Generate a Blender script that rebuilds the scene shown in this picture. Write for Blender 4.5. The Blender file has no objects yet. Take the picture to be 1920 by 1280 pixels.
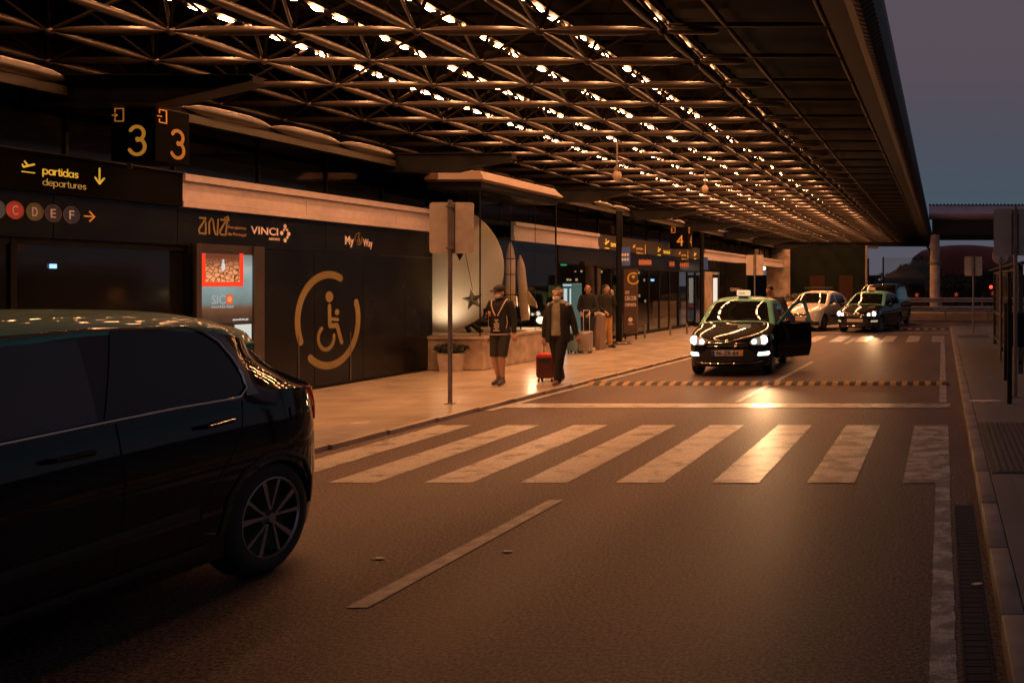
import bpy, bmesh, math, random
from mathutils import Vector, Matrix
random.seed(7)
R = math.radians
SC = bpy.context.scene
COL = SC.collection
# ------------------------------------------------------------------ camera
CAMZ, F, VX, VY = 1.8, 1725.0, 1767.0, 532.0
cam_d = bpy.data.cameras.new('camera'); cam = bpy.data.objects.new('camera', cam_d); COL.objects.link(cam)
cam.location = (0, 0, CAMZ); cam.rotation_euler = (R(90), 0, 0)
cam_d.sensor_width = 36; cam_d.lens = 36*F/1920
cam_d.shift_x = -(VX-960)/1920; cam_d.shift_y = -(640-VY)/1920
cam_d.clip_start = .05; cam_d.clip_end = 2000
cam_d.dof.use_dof = False
SC.camera = cam
# ------------------------------------------------------------------ view
SC.view_settings.view_transform = 'Standard'; SC.view_settings.look = 'None'
SC.view_settings.exposure = 0.0; SC.view_settings.gamma = 1.0
SC.cycles.use_denoising = True
SC.cycles.max_bounces = 7; SC.cycles.diffuse_bounces = 3; SC.cycles.glossy_bounces = 4
SC.cycles.transmission_bounces = 5; SC.cycles.transparent_max_bounces = 8
SC.cycles.sample_clamp_indirect = 4.0
SC.cycles.caustics_reflective = False; SC.cycles.caustics_refractive = False
# ------------------------------------------------------------------ world: dusk sky, earth shadow blue below pinkish purple
W = bpy.data.worlds.new('World'); SC.world = W; W.use_nodes = True
nt = W.node_tree; nt.nodes.clear()
wo = nt.nodes.new('ShaderNodeOutputWorld'); bg = nt.nodes.new('ShaderNodeBackground')
tc = nt.nodes.new('ShaderNodeTexCoord'); sp = nt.nodes.new('ShaderNodeSeparateXYZ'); rp = nt.nodes.new('ShaderNodeValToRGB')
nt.links.new(tc.outputs['Generated'], sp.inputs[0]); nt.links.new(sp.outputs['Z'], rp.inputs[0])
els = rp.color_ramp.elements
els[0].position = 0; els[0].color = (.098, .090, .112, 1)
els[1].position = 1; els[1].color = (.045, .042, .062, 1)
for p_, c_ in ((.03, (.094, .088, .110)), (.065, (.064, .094, .120)), (.095, (.056, .084, .110)), (.155, (.066, .074, .102)), (.22, (.088, .070, .092)), (.32, (.094, .074, .096))):
    e = els.new(p_); e.color = c_ + (1,)
sky = nt.nodes.new('ShaderNodeTexSky'); sky.sky_type = 'NISHITA'; sky.sun_disc = False
sky.sun_elevation = R(-2); sky.sun_rotation = R(200)
mx = nt.nodes.new('ShaderNodeMixRGB'); mx.blend_type = 'ADD'; mx.inputs[0].default_value = .02
nt.links.new(rp.outputs[0], mx.inputs[1]); nt.links.new(sky.outputs[0], mx.inputs[2])
nt.links.new(mx.outputs[0], bg.inputs[0]); bg.inputs[1].default_value = 1.0
nt.links.new(bg.outputs[0], wo.inputs[0])

WARM = (1.0, .39, .148)

def X(u, D): return (u-VX)*D/F
def Z(v, D): return CAMZ-(v-VY)*D/F
def DG(v, z=0.0): return (CAMZ-z)*F/(v-VY)
def P(u, v, D): return Vector((X(u, D), D, Z(v, D)))
WX = -10.4
def WY(u, x=WX): return -x*F/(VX-u)          # depth at which a column u meets the plane X=x
def WZ(u, v, x=WX): return Z(v, WY(u, x))

# ------------------------------------------------------------------ materials
MATS = {}
def mat(name, col, rough=.5, metal=0, noise=.12, nscale=6, bump=0, bscale=60, coat=0, emit=None, estr=0, spec=.5, rnoise=0, col2=None, alpha=None, trans=0):
    if name in MATS: return MATS[name]
    m = bpy.data.materials.new(name); m.use_nodes = True; MATS[name] = m
    n = m.node_tree; b = n.nodes['Principled BSDF']
    b.inputs['Base Color'].default_value = tuple(col)+(1,); b.inputs['Roughness'].default_value = rough
    b.inputs['Metallic'].default_value = metal; b.inputs['Coat Weight'].default_value = coat
    b.inputs['Coat Roughness'].default_value = .03
    b.inputs['Specular IOR Level'].default_value = spec
    b.inputs['Transmission Weight'].default_value = trans
    if emit: b.inputs['Emission Color'].default_value = tuple(emit)+(1,); b.inputs['Emission Strength'].default_value = estr
    t = n.nodes.new('ShaderNodeTexCoord')
    if noise:
        ns = n.nodes.new('ShaderNodeTexNoise'); ns.inputs['Scale'].default_value = nscale; ns.inputs['Detail'].default_value = 6
        n.links.new(t.outputs['Object'], ns.inputs['Vector'])
        r = n.nodes.new('ShaderNodeValToRGB'); r.color_ramp.elements[0].position = .3; r.color_ramp.elements[1].position = .7
        c2 = col2 or tuple(c*(1-noise) for c in col)
        r.color_ramp.elements[0].color = tuple(c2)+(1,); r.color_ramp.elements[1].color = tuple(min(1, c*(1+noise*.6)) for c in col)+(1,)
        n.links.new(ns.outputs['Fac'], r.inputs[0]); n.links.new(r.outputs[0], b.inputs['Base Color'])
        if rnoise:
            mr = n.nodes.new('ShaderNodeMapRange'); mr.inputs[3].default_value = max(0, rough-rnoise); mr.inputs[4].default_value = rough+rnoise
            n.links.new(ns.outputs['Fac'], mr.inputs[0]); n.links.new(mr.outputs[0], b.inputs['Roughness'])
    if bump:
        nb = n.nodes.new('ShaderNodeTexNoise'); nb.inputs['Scale'].default_value = bscale; nb.inputs['Detail'].default_value = 3
        bp = n.nodes.new('ShaderNodeBump'); bp.inputs['Strength'].default_value = bump; bp.inputs['Distance'].default_value = .01
        n.links.new(t.outputs['Object'], nb.inputs['Vector']); n.links.new(nb.outputs['Fac'], bp.inputs['Height']); n.links.new(bp.outputs[0], b.inputs['Normal'])
    return m

def asphalt_mat():
    m = mat('asphalt', (.1, .1, .1), .55, noise=0); n = m.node_tree; b = n.nodes['Principled BSDF']; L = n.links
    t = n.nodes.new('ShaderNodeTexCoord')
    a = n.nodes.new('ShaderNodeTexVoronoi'); a.inputs['Scale'].default_value = 75
    f = n.nodes.new('ShaderNodeTexNoise'); f.inputs['Scale'].default_value = 46; f.inputs['Detail'].default_value = 4; f.inputs['Roughness'].default_value = .7
    g = n.nodes.new('ShaderNodeTexNoise'); g.inputs['Scale'].default_value = .55; g.inputs['Detail'].default_value = 8; g.inputs['Roughness'].default_value = .65
    mp = n.nodes.new('ShaderNodeMapping'); mp.inputs['Scale'].default_value = (1.7, .4, 1)
    for q in (a, f): L.new(t.outputs['Object'], q.inputs['Vector'])
    L.new(t.outputs['Object'], mp.inputs[0]); L.new(mp.outputs[0], g.inputs['Vector'])
    r1 = n.nodes.new('ShaderNodeValToRGB'); r1.color_ramp.elements[0].position = .41; r1.color_ramp.elements[1].position = .60
    r1.color_ramp.elements[0].color = (.006, .0048, .0045, 1); r1.color_ramp.elements[1].color = (.215, .157, .133, 1)
    r2 = n.nodes.new('ShaderNodeValToRGB'); r2.color_ramp.elements[0].position = .3; r2.color_ramp.elements[1].position = .7
    r2.color_ramp.elements[0].color = (.52, .52, .54, 1); r2.color_ramp.elements[1].color = (1.2, 1.17, 1.13, 1)
    mu = n.nodes.new('ShaderNodeMixRGB'); mu.blend_type = 'MULTIPLY'; mu.inputs[0].default_value = 1
    L.new(f.outputs['Fac'], r1.inputs[0]); L.new(g.outputs['Fac'], r2.inputs[0]); L.new(r1.outputs[0], mu.inputs[1]); L.new(r2.outputs[0], mu.inputs[2])
    L.new(mu.outputs[0], b.inputs['Base Color'])
    mr = n.nodes.new('ShaderNodeMapRange'); mr.inputs[3].default_value = .50; mr.inputs[4].default_value = .64; L.new(g.outputs['Fac'], mr.inputs[0]); L.new(mr.outputs[0], b.inputs['Roughness']); b.inputs['Specular IOR Level'].default_value = .22
    ad = n.nodes.new('ShaderNodeMath'); ad.operation = 'ADD'; L.new(a.outputs['Distance'], ad.inputs[0]); L.new(f.outputs['Fac'], ad.inputs[1])
    bp = n.nodes.new('ShaderNodeBump'); bp.inputs['Strength'].default_value = .22; bp.inputs['Distance'].default_value = .005
    L.new(ad.outputs[0], bp.inputs['Height']); L.new(bp.outputs[0], b.inputs['Normal'])
    return m

def paint_mat():            # worn road paint, with tyre-blackened smears and grains of asphalt showing through
    m = mat('road_paint', (.5, .5, .46), .42, noise=0); n = m.node_tree; b = n.nodes['Principled BSDF']; L = n.links
    t = n.nodes.new('ShaderNodeTexCoord')
    g = n.nodes.new('ShaderNodeTexNoise'); g.inputs['Scale'].default_value = 3.6; g.inputs['Detail'].default_value = 10; g.inputs['Roughness'].default_value = .72
    mp = n.nodes.new('ShaderNodeMapping'); mp.inputs['Scale'].default_value = (.9, 1.2, 1)
    f = n.nodes.new('ShaderNodeTexNoise'); f.inputs['Scale'].default_value = 130; f.inputs['Detail'].default_value = 3
    L.new(t.outputs['Object'], mp.inputs[0]); L.new(mp.outputs[0], g.inputs['Vector']); L.new(t.outputs['Object'], f.inputs['Vector'])
    r = n.nodes.new('ShaderNodeValToRGB'); r.color_ramp.elements[0].position = .39; r.color_ramp.elements[1].position = .475
    r.color_ramp.elements[0].color = (.17, .15, .13, 1); r.color_ramp.elements[1].color = (.5, .48, .42, 1)
    e = r.color_ramp.elements.new(.68); e.color = (.6, .58, .52, 1)
    sx = n.nodes.new('ShaderNodeSeparateXYZ'); L.new(t.outputs['Object'], sx.inputs[0])     # the stripes near the right kerb are worn most
    wr = n.nodes.new('ShaderNodeMapRange'); wr.inputs[1].default_value = -2.4; wr.inputs[2].default_value = -.2; wr.inputs[3].default_value = 0; wr.inputs[4].default_value = .075; L.new(sx.outputs['X'], wr.inputs[0])
    sb = n.nodes.new('ShaderNodeMath'); sb.operation = 'SUBTRACT'; L.new(g.outputs['Fac'], sb.inputs[0]); L.new(wr.outputs[0], sb.inputs[1])
    L.new(sb.outputs[0], r.inputs[0])
    r2 = n.nodes.new('ShaderNodeValToRGB'); r2.color_ramp.elements[0].position = .40; r2.color_ramp.elements[1].position = .51
    r2.color_ramp.elements[0].color = (.38, .36, .34, 1); r2.color_ramp.elements[1].color = (1, 1, 1, 1)
    L.new(f.outputs['Fac'], r2.inputs[0])
    mu = n.nodes.new('ShaderNodeMixRGB'); mu.blend_type = 'MULTIPLY'; mu.inputs[0].default_value = 1
    L.new(r.outputs[0], mu.inputs[1]); L.new(r2.outputs[0], mu.inputs[2]); L.new(mu.outputs[0], b.inputs['Base Color'])
    bp = n.nodes.new('ShaderNodeBump'); bp.inputs['Strength'].default_value = .3; bp.inputs['Distance'].default_value = .004
    L.new(f.outputs['Fac'], bp.inputs['Height']); L.new(bp.outputs[0], b.inputs['Normal'])
    return m

def tile_mat(name, col, mortar, sx, sy, rough, bump=.1, var=.25):
    m = mat(name, col, rough, noise=0); n = m.node_tree; b = n.nodes['Principled BSDF']; L = n.links
    t = n.nodes.new('ShaderNodeTexCoord'); br = n.nodes.new('ShaderNodeTexBrick')
    br.inputs['Scale'].default_value = 1; br.inputs['Brick Width'].default_value = sx; br.inputs['Row Height'].default_value = sy
    br.inputs['Mortar Size'].default_value = .006; br.offset = .5
    br.inputs['Color1'].default_value = tuple(col)+(1,); br.inputs['Color2'].default_value = tuple(c*(1-var) for c in col)+(1,); br.inputs['Mortar'].default_value = tuple(mortar)+(1,)
    g = n.nodes.new('ShaderNodeTexNoise'); g.inputs['Scale'].default_value = 1.7; g.inputs['Detail'].default_value = 8
    r = n.nodes.new('ShaderNodeValToRGB'); r.color_ramp.elements[0].position = .3; r.color_ramp.elements[1].position = .7
    r.color_ramp.elements[0].color = (.86, .85, .83, 1); r.color_ramp.elements[1].color = (1.04, 1.03, 1.02, 1)
    mu = n.nodes.new('ShaderNodeMixRGB'); mu.blend_type = 'MULTIPLY'; mu.inputs[0].default_value = 1
    L.new(t.outputs['Object'], br.inputs['Vector']); L.new(t.outputs['Object'], g.inputs['Vector']); L.new(g.outputs['Fac'], r.inputs[0])
    L.new(br.outputs['Color'], mu.inputs[1]); L.new(r.outputs[0], mu.inputs[2]); L.new(mu.outputs[0], b.inputs['Base Color'])
    mr = n.nodes.new('ShaderNodeMapRange'); mr.inputs[3].default_value = max(0.05, rough-.1); mr.inputs[4].default_value = rough+.12; L.new(g.outputs['Fac'], mr.inputs[0]); L.new(mr.outputs[0], b.inputs['Roughness'])
    bp = n.nodes.new('ShaderNodeBump'); bp.inputs['Strength'].default_value = bump; bp.inputs['Distance'].default_value = .01
    L.new(g.outputs['Fac'], bp.inputs['Height']); L.new(bp.outputs[0], b.inputs['Normal'])
    return m

def emi(name, col, s): return mat(name, (.02, .02, .02), .6, noise=0, emit=col, estr=s)
M_ASPH = asphalt_mat(); M_PAINT = paint_mat()
M_FLOOR = tile_mat('sidewalk_stone', (.53, .47, .385), (.36, .31, .25), .9, .6, .22, .05, .05)
M_PAVE = tile_mat('concrete_paving', (.15, .147, .15), (.12, .12, .12), 1.2, 1.6, .8, .2, .15)
M_KERB = mat('kerb_stone', (.19, .17, .15), .6, noise=.35, nscale=5, bump=.3)
M_BLACK = mat('black_metal', (.010, .010, .010), .5, spec=.15, noise=.3, nscale=4, rnoise=.1)
M_BLACKPANEL = mat('black_panel', (.010, .010, .009), .25, spec=.3, noise=.3, nscale=2, rnoise=.08)
M_SIGNBLACK = mat('sign_black', (.0045, .0045, .0038), .7, spec=.03, noise=.2, nscale=3)
M_BAND = mat('beige_panel', (.52, .45, .45), .55, noise=.12, nscale=9, bump=.05)
M_TUBE = mat('tube_paint', (.036, .026, .020), .36, spec=.5, noise=.25, nscale=3, rnoise=.1)
M_WEB = mat('web_paint', (.006, .0045, .0035), .6, spec=.06, noise=.3, nscale=3)
M_DARKDECK = mat('roof_deck_dark', (.010, .009, .007), .8, spec=.08, noise=.5, nscale=2.5, bump=.2, bscale=8)
M_SOFFIT = mat('soffit_dark', (.011, .011, .007), .45, spec=.25, noise=.5, nscale=2, bump=.3, bscale=5)
M_FASCIA = mat('fascia_metal', (.032, .026, .022), .4, metal=.3, noise=.2, nscale=3)
M_SIGNBACK = mat('sign_back_grey', (.48, .42, .37), .5, noise=.15, nscale=7, rnoise=.1)
M_POLE = mat('galvanised_pole', (.22, .19, .17), .45, metal=.5, noise=.25, nscale=8)
M_STONE = mat('cream_stone', (.48, .39, .31), .55, noise=.35, nscale=2.2, bump=.25, bscale=25)
M_YEL = mat('sign_yellow', (.75, .5, .05), .5, noise=0, emit=(1, .62, .06), estr=.42)
M_YELDIM = mat('sign_yellow_dim', (.7, .42, .08), .5, noise=0, emit=(1, .45, .06), estr=.10)
M_ORANGE = mat('sign_orange', (.7, .3, .06), .5, noise=0, emit=(1, .35, .05), estr=.22)
M_OCHRE = mat('ochre_vinyl', (.26, .20, .075), .5, noise=.1, nscale=5)
M_LETTER = mat('cream_letter', (.75, .58, .45), .5, noise=0, emit=(1, .6, .4), estr=.08)
M_GLASSDARK = mat('dark_glazing', (.012, .012, .011), .08, noise=.2, nscale=.7, spec=.6)
M_CHROME = mat('chrome', (.62, .6, .58), .12, metal=1, noise=0)
M_TYRE = mat('tyre_rubber', (.018, .017, .016), .75, noise=.3, nscale=20, bump=.3)
M_RIM = mat('rim_silver', (.35, .34, .33), .3, metal=.8, noise=.1)
M_RIMDARK = mat('rim_dark', (.03, .03, .03), .35, metal=.5, noise=.1)
M_CARBLACK = mat('car_paint_black', (.004, .004, .004), .6, noise=0, coat=.8, spec=.05)
M_CARGREEN = mat('car_paint_green', (.14, .43, .33), .55, noise=.05, coat=.35, spec=.1)
M_CARWHITE = mat('car_paint_white', (.62, .56, .48), .3, noise=.05, coat=1)
M_CARTEAL = mat('car_paint_teal', (.06, .20, .22), .35, noise=.05, coat=.6)
M_CARGLASS = mat('car_glass_dark', (.008, .008, .008), .04, noise=0, coat=.8, spec=.3)
M_CARGLASSREAR = mat('car_glass_tinted', (.010, .010, .010), .07, noise=.3, nscale=3, coat=.2, spec=.35)
M_PLASTIC = mat('black_plastic', (.012, .012, .012), .55, noise=.2, bump=.1)
M_ARCH = mat('wheel_arch_black', (.008, .008, .008), .9, noise=0)

def glass_mat(name='clear_glass', tint=(.9, .92, .9), refl=.02):
    m = bpy.data.materials.new(name); m.use_nodes = True; n = m.node_tree; n.nodes.clear()
    o = n.nodes.new('ShaderNodeOutputMaterial'); a = n.nodes.new('ShaderNodeBsdfTransparent'); g = n.nodes.new('ShaderNodeBsdfGlossy'); x = n.nodes.new('ShaderNodeMixShader')
    fr = n.nodes.new('ShaderNodeFresnel'); fr.inputs[0].default_value = 1.5
    ad = n.nodes.new('ShaderNodeMath'); ad.operation = 'ADD'; ad.inputs[1].default_value = refl*.4; ad.use_clamp = True
    a.inputs[0].default_value = tint+(1,); g.inputs['Roughness'].default_value = .03; g.inputs[0].default_value = (.7, .7, .7, 1)
    ge = n.nodes.new('ShaderNodeNewGeometry'); iv = n.nodes.new('ShaderNodeMath'); iv.operation = 'SUBTRACT'; iv.inputs[0].default_value = 1; n.links.new(ge.outputs['Backfacing'], iv.inputs[1]); ml = n.nodes.new('ShaderNodeMath'); ml.operation = 'MULTIPLY'; n.links.new(iv.outputs[0], ml.inputs[1])
    n.links.new(fr.outputs[0], ad.inputs[0]); n.links.new(ad.outputs[0], ml.inputs[0]); n.links.new(ml.outputs[0], x.inputs[0]); n.links.new(a.outputs[0], x.inputs[1]); n.links.new(g.outputs[0], x.inputs[2]); n.links.new(x.outputs[0], o.inputs[0])
    MATS[name] = m; return m
M_GLASS = glass_mat()

# ------------------------------------------------------------------ object helpers
ORG = {}
def tag(o, label=None, cat=None, group=None, kind=None):
    if label: o['label'] = label
    if cat: o['category'] = cat
    if group: o['group'] = group
    if kind: o['kind'] = kind
    return o
def thing(name, loc, label, cat, group=None, rz=0, local=False):
    """Empty at the base of a thing. local=True: its parts are modelled about (0,0,0), else in world coordinates."""
    o = bpy.data.objects.new(name, None); COL.objects.link(o); o.location = loc; o.rotation_euler = (0, 0, rz)
    o.empty_display_size = .2
    ORG[o.name] = Vector((0, 0, 0)) if local else Vector(loc)
    return tag(o, label, cat, group)

class MB:
    def __init__(s): s.v = []; s.f = []; s.mi = []
    def add(s, vs, fs, mi=0):
        b = len(s.v); s.v += [Vector(v) for v in vs]; s.f += [tuple(i+b for i in f) for f in fs]; s.mi += [mi]*len(fs); return s
    def box(s, a, b, mi=0):
        x0, y0, z0 = a; x1, y1, z1 = b
        if x0 > x1: x0, x1 = x1, x0
        if y0 > y1: y0, y1 = y1, y0
        if z0 > z1: z0, z1 = z1, z0
        return s.add([(x0, y0, z0), (x1, y0, z0), (x1, y1, z0), (x0, y1, z0), (x0, y0, z1), (x1, y0, z1), (x1, y1, z1), (x0, y1, z1)],
                     [(0, 3, 2, 1), (4, 5, 6, 7), (0, 1, 5, 4), (1, 2, 6, 5), (2, 3, 7, 6), (3, 0, 4, 7)], mi)
    def rings(s, rings, cap=True, mi=0, closed=True):
        n = len(rings[0]); vs = [p for r in rings for p in r]; fs = []
        for i in range(len(rings)-1):
            for j in range(n if closed else n-1):
                k = (j+1) % n; fs.append((i*n+j, i*n+k, (i+1)*n+k, (i+1)*n+j))
        if cap and closed: fs.append(tuple(range(n))[::-1]); fs.append(tuple((len(rings)-1)*n+j for j in range(n)))
        return s.add(vs, fs, mi)
    def path(s, pts, rads, n=8, mi=0, cap=True, sq=(1, 1)):
        """tapered tube through points"""
        pts = [Vector(p) for p in pts]; rings = []
        up = None
        for i, p in enumerate(pts):
            d = (pts[min(i+1, len(pts)-1)]-pts[max(i-1, 0)]); d = d.normalized() if d.length > 1e-9 else Vector((0, 0, 1))
            if up is None: up = Vector((0, 0, 1)) if abs(d.z) < .9 else Vector((0, 1, 0))
            a = d.cross(up)
            if a.length < 1e-4: a = d.cross(Vector((1, 0, 0)))
            a.normalize(); b = a.cross(d).normalized(); up = b
            r = rads[i] if hasattr(rads, '__len__') else rads
            rings.append([p+(a*math.cos(2*math.pi*k/n)*sq[0]+b*math.sin(2*math.pi*k/n)*sq[1])*r for k in range(n)])
        return s.rings(rings, cap, mi)
    def cigar(s, p0, p1, r, n=8, t=.16, re=.35):
        p0 = Vector(p0); p1 = Vector(p1)
        return s.path([p0, p0.lerp(p1, t*.5), p0.lerp(p1, t), p0.lerp(p1, .5), p0.lerp(p1, 1-t), p0.lerp(p1, 1-t*.5), p1], [r*re, r*.78, r*.96, r, r*.96, r*.78, r*re], n)
    def ell(s, c, r, n=12, m=8, mi=0, rot=None):
        c = Vector(c); rings = []
        for i in range(m+1):
            a = math.pi*i/m - math.pi/2; a = max(-math.pi/2+.02, min(math.pi/2-.02, a))
            ring = []
            for k in range(n):
                b = 2*math.pi*k/n; q = Vector((r[0]*math.cos(a)*math.cos(b), r[1]*math.cos(a)*math.sin(b), r[2]*math.sin(a)))
                if rot: q = rot @ q
                ring.append(c+q)
            rings.append(ring)
        return s.rings(rings, True, mi)
    def lathe(s, prof, c, axis='z', n=24, mi=0, cap=True):
        rings = []
        for r, h in prof:
            ring = []
            for k in range(n):
                a = 2*math.pi*k/n; x, y = r*math.cos(a), r*math.sin(a)
                q = {'z': (x, y, h), 'x': (h, x, y), 'y': (x, h, y)}[axis]
                ring.append(Vector(c)+Vector(q))
            rings.append(ring)
        return s.rings(rings, cap, mi)
    def prism(s, poly, plane, a, b, mi=0):
        """2D polygon extruded from a to b along the normal of plane 'xy','xz','yz'"""
        def q(p, h): return {'xy': (p[0], p[1], h), 'xz': (p[0], h, p[1]), 'yz': (h, p[0], p[1])}[plane]
        n = len(poly)
        return s.add([q(p, a) for p in poly]+[q(p, b) for p in poly], [tuple(range(n))[::-1], tuple(range(n, 2*n))]+[(j, (j+1) % n, n+(j+1) % n, n+j) for j in range(n)], mi)
    def rbox(s, a, b, r=.02, seg=2, mi=0):
        bm = bmesh.new(); bmesh.ops.create_cube(bm, size=1)
        for v in bm.verts: v.co = Vector([(a[i]+b[i])/2+v.co[i]*abs(b[i]-a[i]) for i in range(3)])
        bmesh.ops.bevel(bm, geom=bm.edges[:]+bm.verts[:], offset=r, segments=seg, profile=.5, affect='EDGES')
        bm.verts.index_update(); s.add([v.co.copy() for v in bm.verts], [tuple(v.index for v in f.verts) for f in bm.faces], mi); bm.free(); return s
    def xf(s, M, start=0):
        for i in range(start, len(s.v)): s.v[i] = M @ s.v[i]
        return s
    def build(s, name, m, parent=None, smooth=False, kind=None, org=None, ang=None, recalc=True):
        me = bpy.data.meshes.new(name)
        if parent is not None: o0 = ORG[parent.name]
        elif org is not None: o0 = Vector(org)
        else: o0 = Vector((0, 0, 0))
        me.from_pydata([tuple(v-o0) for v in s.v], [], s.f)
        for x in (m if isinstance(m, (list, tuple)) else [m]): me.materials.append(x)
        if any(s.mi): me.polygons.foreach_set('material_index', s.mi)
        if recalc:
            bm = bmesh.new(); bm.from_mesh(me); bmesh.ops.recalc_face_normals(bm, faces=bm.faces); bm.to_mesh(me); bm.free()
        if smooth:
            me.polygons.foreach_set('use_smooth', [True]*len(me.polygons))
            if ang is None: ang = 40
            me.set_sharp_from_angle(angle=R(ang))
        o = bpy.data.objects.new(name, me); COL.objects.link(o)
        ORG[o.name] = o0
        if parent is not None: o.parent = parent
        elif org is not None: o.location = org
        if kind: o['kind'] = kind
        return o
def box1(name, a, b, m, parent=None, **k): return MB().box(a, b).build(name, m, parent, **k)

def text_mesh(mb, s, M, w=None, h=None, ext=.004, mi=0, thick=0.0, align='LEFT', cap=.7):
    """Adds the letters of s to mb. Local frame: x along the line, y up, z out; M places it. w/h: target width / capital height."""
    cu = bpy.data.curves.new('lettering', 'FONT'); cu.body = s; cu.size = 1; cu.extrude = ext*1; cu.offset = thick; cu.resolution_u = 3; cu.align_x = align
    ob = bpy.data.objects.new('lettering', cu); me = bpy.data.meshes.new_from_object(ob)
    vs = [v.co.copy() for v in me.vertices]
    if not vs: return mb
    x0 = min(v.x for v in vs); x1 = max(v.x for v in vs)
    sy = (h/cap) if h else 1; sx = (w/(x1-x0)) if w else sy
    off = x0 if align == 'LEFT' else (x0+x1)/2
    st = len(mb.v)
    mb.add([Vector(((v.x-off)*sx, v.y*sy, v.z)) for v in vs], [tuple(p.vertices) for p in me.polygons], mi)
    mb.xf(M, st)
    bpy.data.objects.remove(ob); bpy.data.curves.remove(cu); bpy.data.meshes.remove(me)
    return mb
def M_wall(y, z, x=WX): return Matrix.Translation((x, y, z)) @ Matrix.Rotation(R(90), 4, 'Z') @ Matrix.Rotation(R(90), 4, 'X')
def M_front(x, y, z): return Matrix.Translation((x, y, z)) @ Matrix.Rotation(R(90), 4, 'X')
def stroke(mb, pts, w, M, d=.006, closed=False, mi=0):
    """flat ribbon with round joints through 2D points, in the text frame"""
    st = len(mb.v)
    ps = [Vector((p[0], p[1], 0)) for p in pts]
    if closed: ps.append(ps[0])
    for a, b in zip(ps, ps[1:]):
        dd = (b-a).normalized(); nn = Vector((-dd.y, dd.x, 0))*w/2
        q = [a+nn, b+nn, b-nn, a-nn]; mb.add([Vector((p.x, p.y, 0)) for p in q]+[Vector((p.x, p.y, d)) for p in q], [(0, 3, 2, 1), (4, 5, 6, 7), (0, 1, 5, 4), (1, 2, 6, 5), (2, 3, 7, 6), (3, 0, 4, 7)], mi)
    for i, a in enumerate(ps):
        mb.add([(a.x+w/2*math.cos(t*math.pi/6), a.y+w/2*math.sin(t*math.pi/6), d*1.02+.0002*(i % 7)) for t in range(12)], [tuple(range(12))], mi)
    mb.xf(M, st); return mb
def disc(mb, c, r, M, d=.006, n=28, mi=0):
    st = len(mb.v); vs = [(c[0]+r*math.cos(2*math.pi*k/n), c[1]+r*math.sin(2*math.pi*k/n), 0) for k in range(n)]
    mb.rings([[Vector(v) for v in vs], [Vector((v[0], v[1], d)) for v in vs]], True, mi); mb.xf(M, st); return mb
def arc(c, r, a0, a1, n=24): return [(c[0]+r*math.cos(R(a0+(a1-a0)*k/n)), c[1]+r*math.sin(R(a0+(a1-a0)*k/n))) for k in range(n+1)]
def glyph(ch):
    """monoline letters, x-height 1: list of strokes, advance"""
    circ = arc((.5, .5), .5, 0, 350, 16)+[(1, .5)]
    if ch == 'a': return [circ, [(1, 0), (1, 1)]], 1.32
    if ch == 'p': return [circ, [(0, -.55), (0, 1)]], 1.3
    if ch == 'd': return [circ, [(1, 0), (1, 1.6)]], 1.32
    if ch == 'e': return [arc((.5, .5), .5, 0, 320, 16), [(0, .5), (1, .5)]], 1.26
    if ch == 'r': return [[(0, 0), (0, 1)], [(0, .55)]+arc((.4, .58), .4, 170, 75, 6)], .75
    if ch == 't': return [[(.22, 1.4), (.22, .2), (.32, 0), (.48, 0)], [(0, 1), (.5, 1)]], .78
    if ch == 'i': return [[(0, 0), (0, 1)], [(0, 1.38), (0, 1.42)]], .34
    if ch == 'u': return [[(0, 1), (0, .42)]+arc((.42, .42), .42, 180, 360, 8)+[(.84, 1)]], 1.14
    if ch == 's': return [[(.72, .88), (.5, 1), (.22, .95), (.1, .75), (.25, .56), (.5, .48), (.7, .32), (.66, .1), (.4, 0), (.1, .08)]], .98
    if ch == '3': return [arc((.5, 1.22), .40, 155, -85, 14)+arc((.5, .46), .46, 88, -155, 16)], 1.2
    return [], .6
def text_stroke(mb, s, M, w, lw=.12):
    adv = 0; L_ = []
    for ch in s:
        g, a = glyph(ch); L_ += [[(p[0]+adv, p[1]) for p in st] for st in g]; adv += a
    k = w/(adv-.3)
    for st in L_: stroke(mb, [(p[0]*k, p[1]*k) for p in st], lw*k, M, .005)
    return mb
# ================================================================== GROUND
def KX(y):                  # edge between left sidewalk and road
    return -7.05+.036*min(y, 24)
def sheet(name, xf0, xf1, ys, z, m, th=0):
    mb = MB()
    for a, b in zip(ys, ys[1:]):
        mb.add([(xf0(a), a, z), (xf1(a), a, z), (xf1(b), b, z), (xf0(b), b, z)], [(0, 1, 2, 3)])
        if th: mb.add([(xf1(a), a, z-th), (xf1(b), b, z-th), (xf1(b), b, z), (xf1(a), a, z)], [(0, 1, 2, 3)])
    return mb.build(name, m, kind='structure', recalc=False)
box1('ground', (-400, -60, -.35), (400, 700, -.012), mat('ground_dark', (.05, .045, .04), .9, noise=.4, nscale=.3), kind='structure')
sheet('road', lambda y: KX(y)-.02, lambda y: .32, [-12, 0, 8, 16, 24, 43], 0, M_ASPH)
SWZ = .05
sheet('sidewalk', lambda y: -13.2, KX, [-12, 0, 8, 16, 24, 60], SWZ, M_FLOOR, .06)
# far cross road that the taxi lane runs into
box1('cross_road', (.33, 36.5, -.01), (60, 43.4, .002), M_ASPH, kind='structure')
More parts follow.
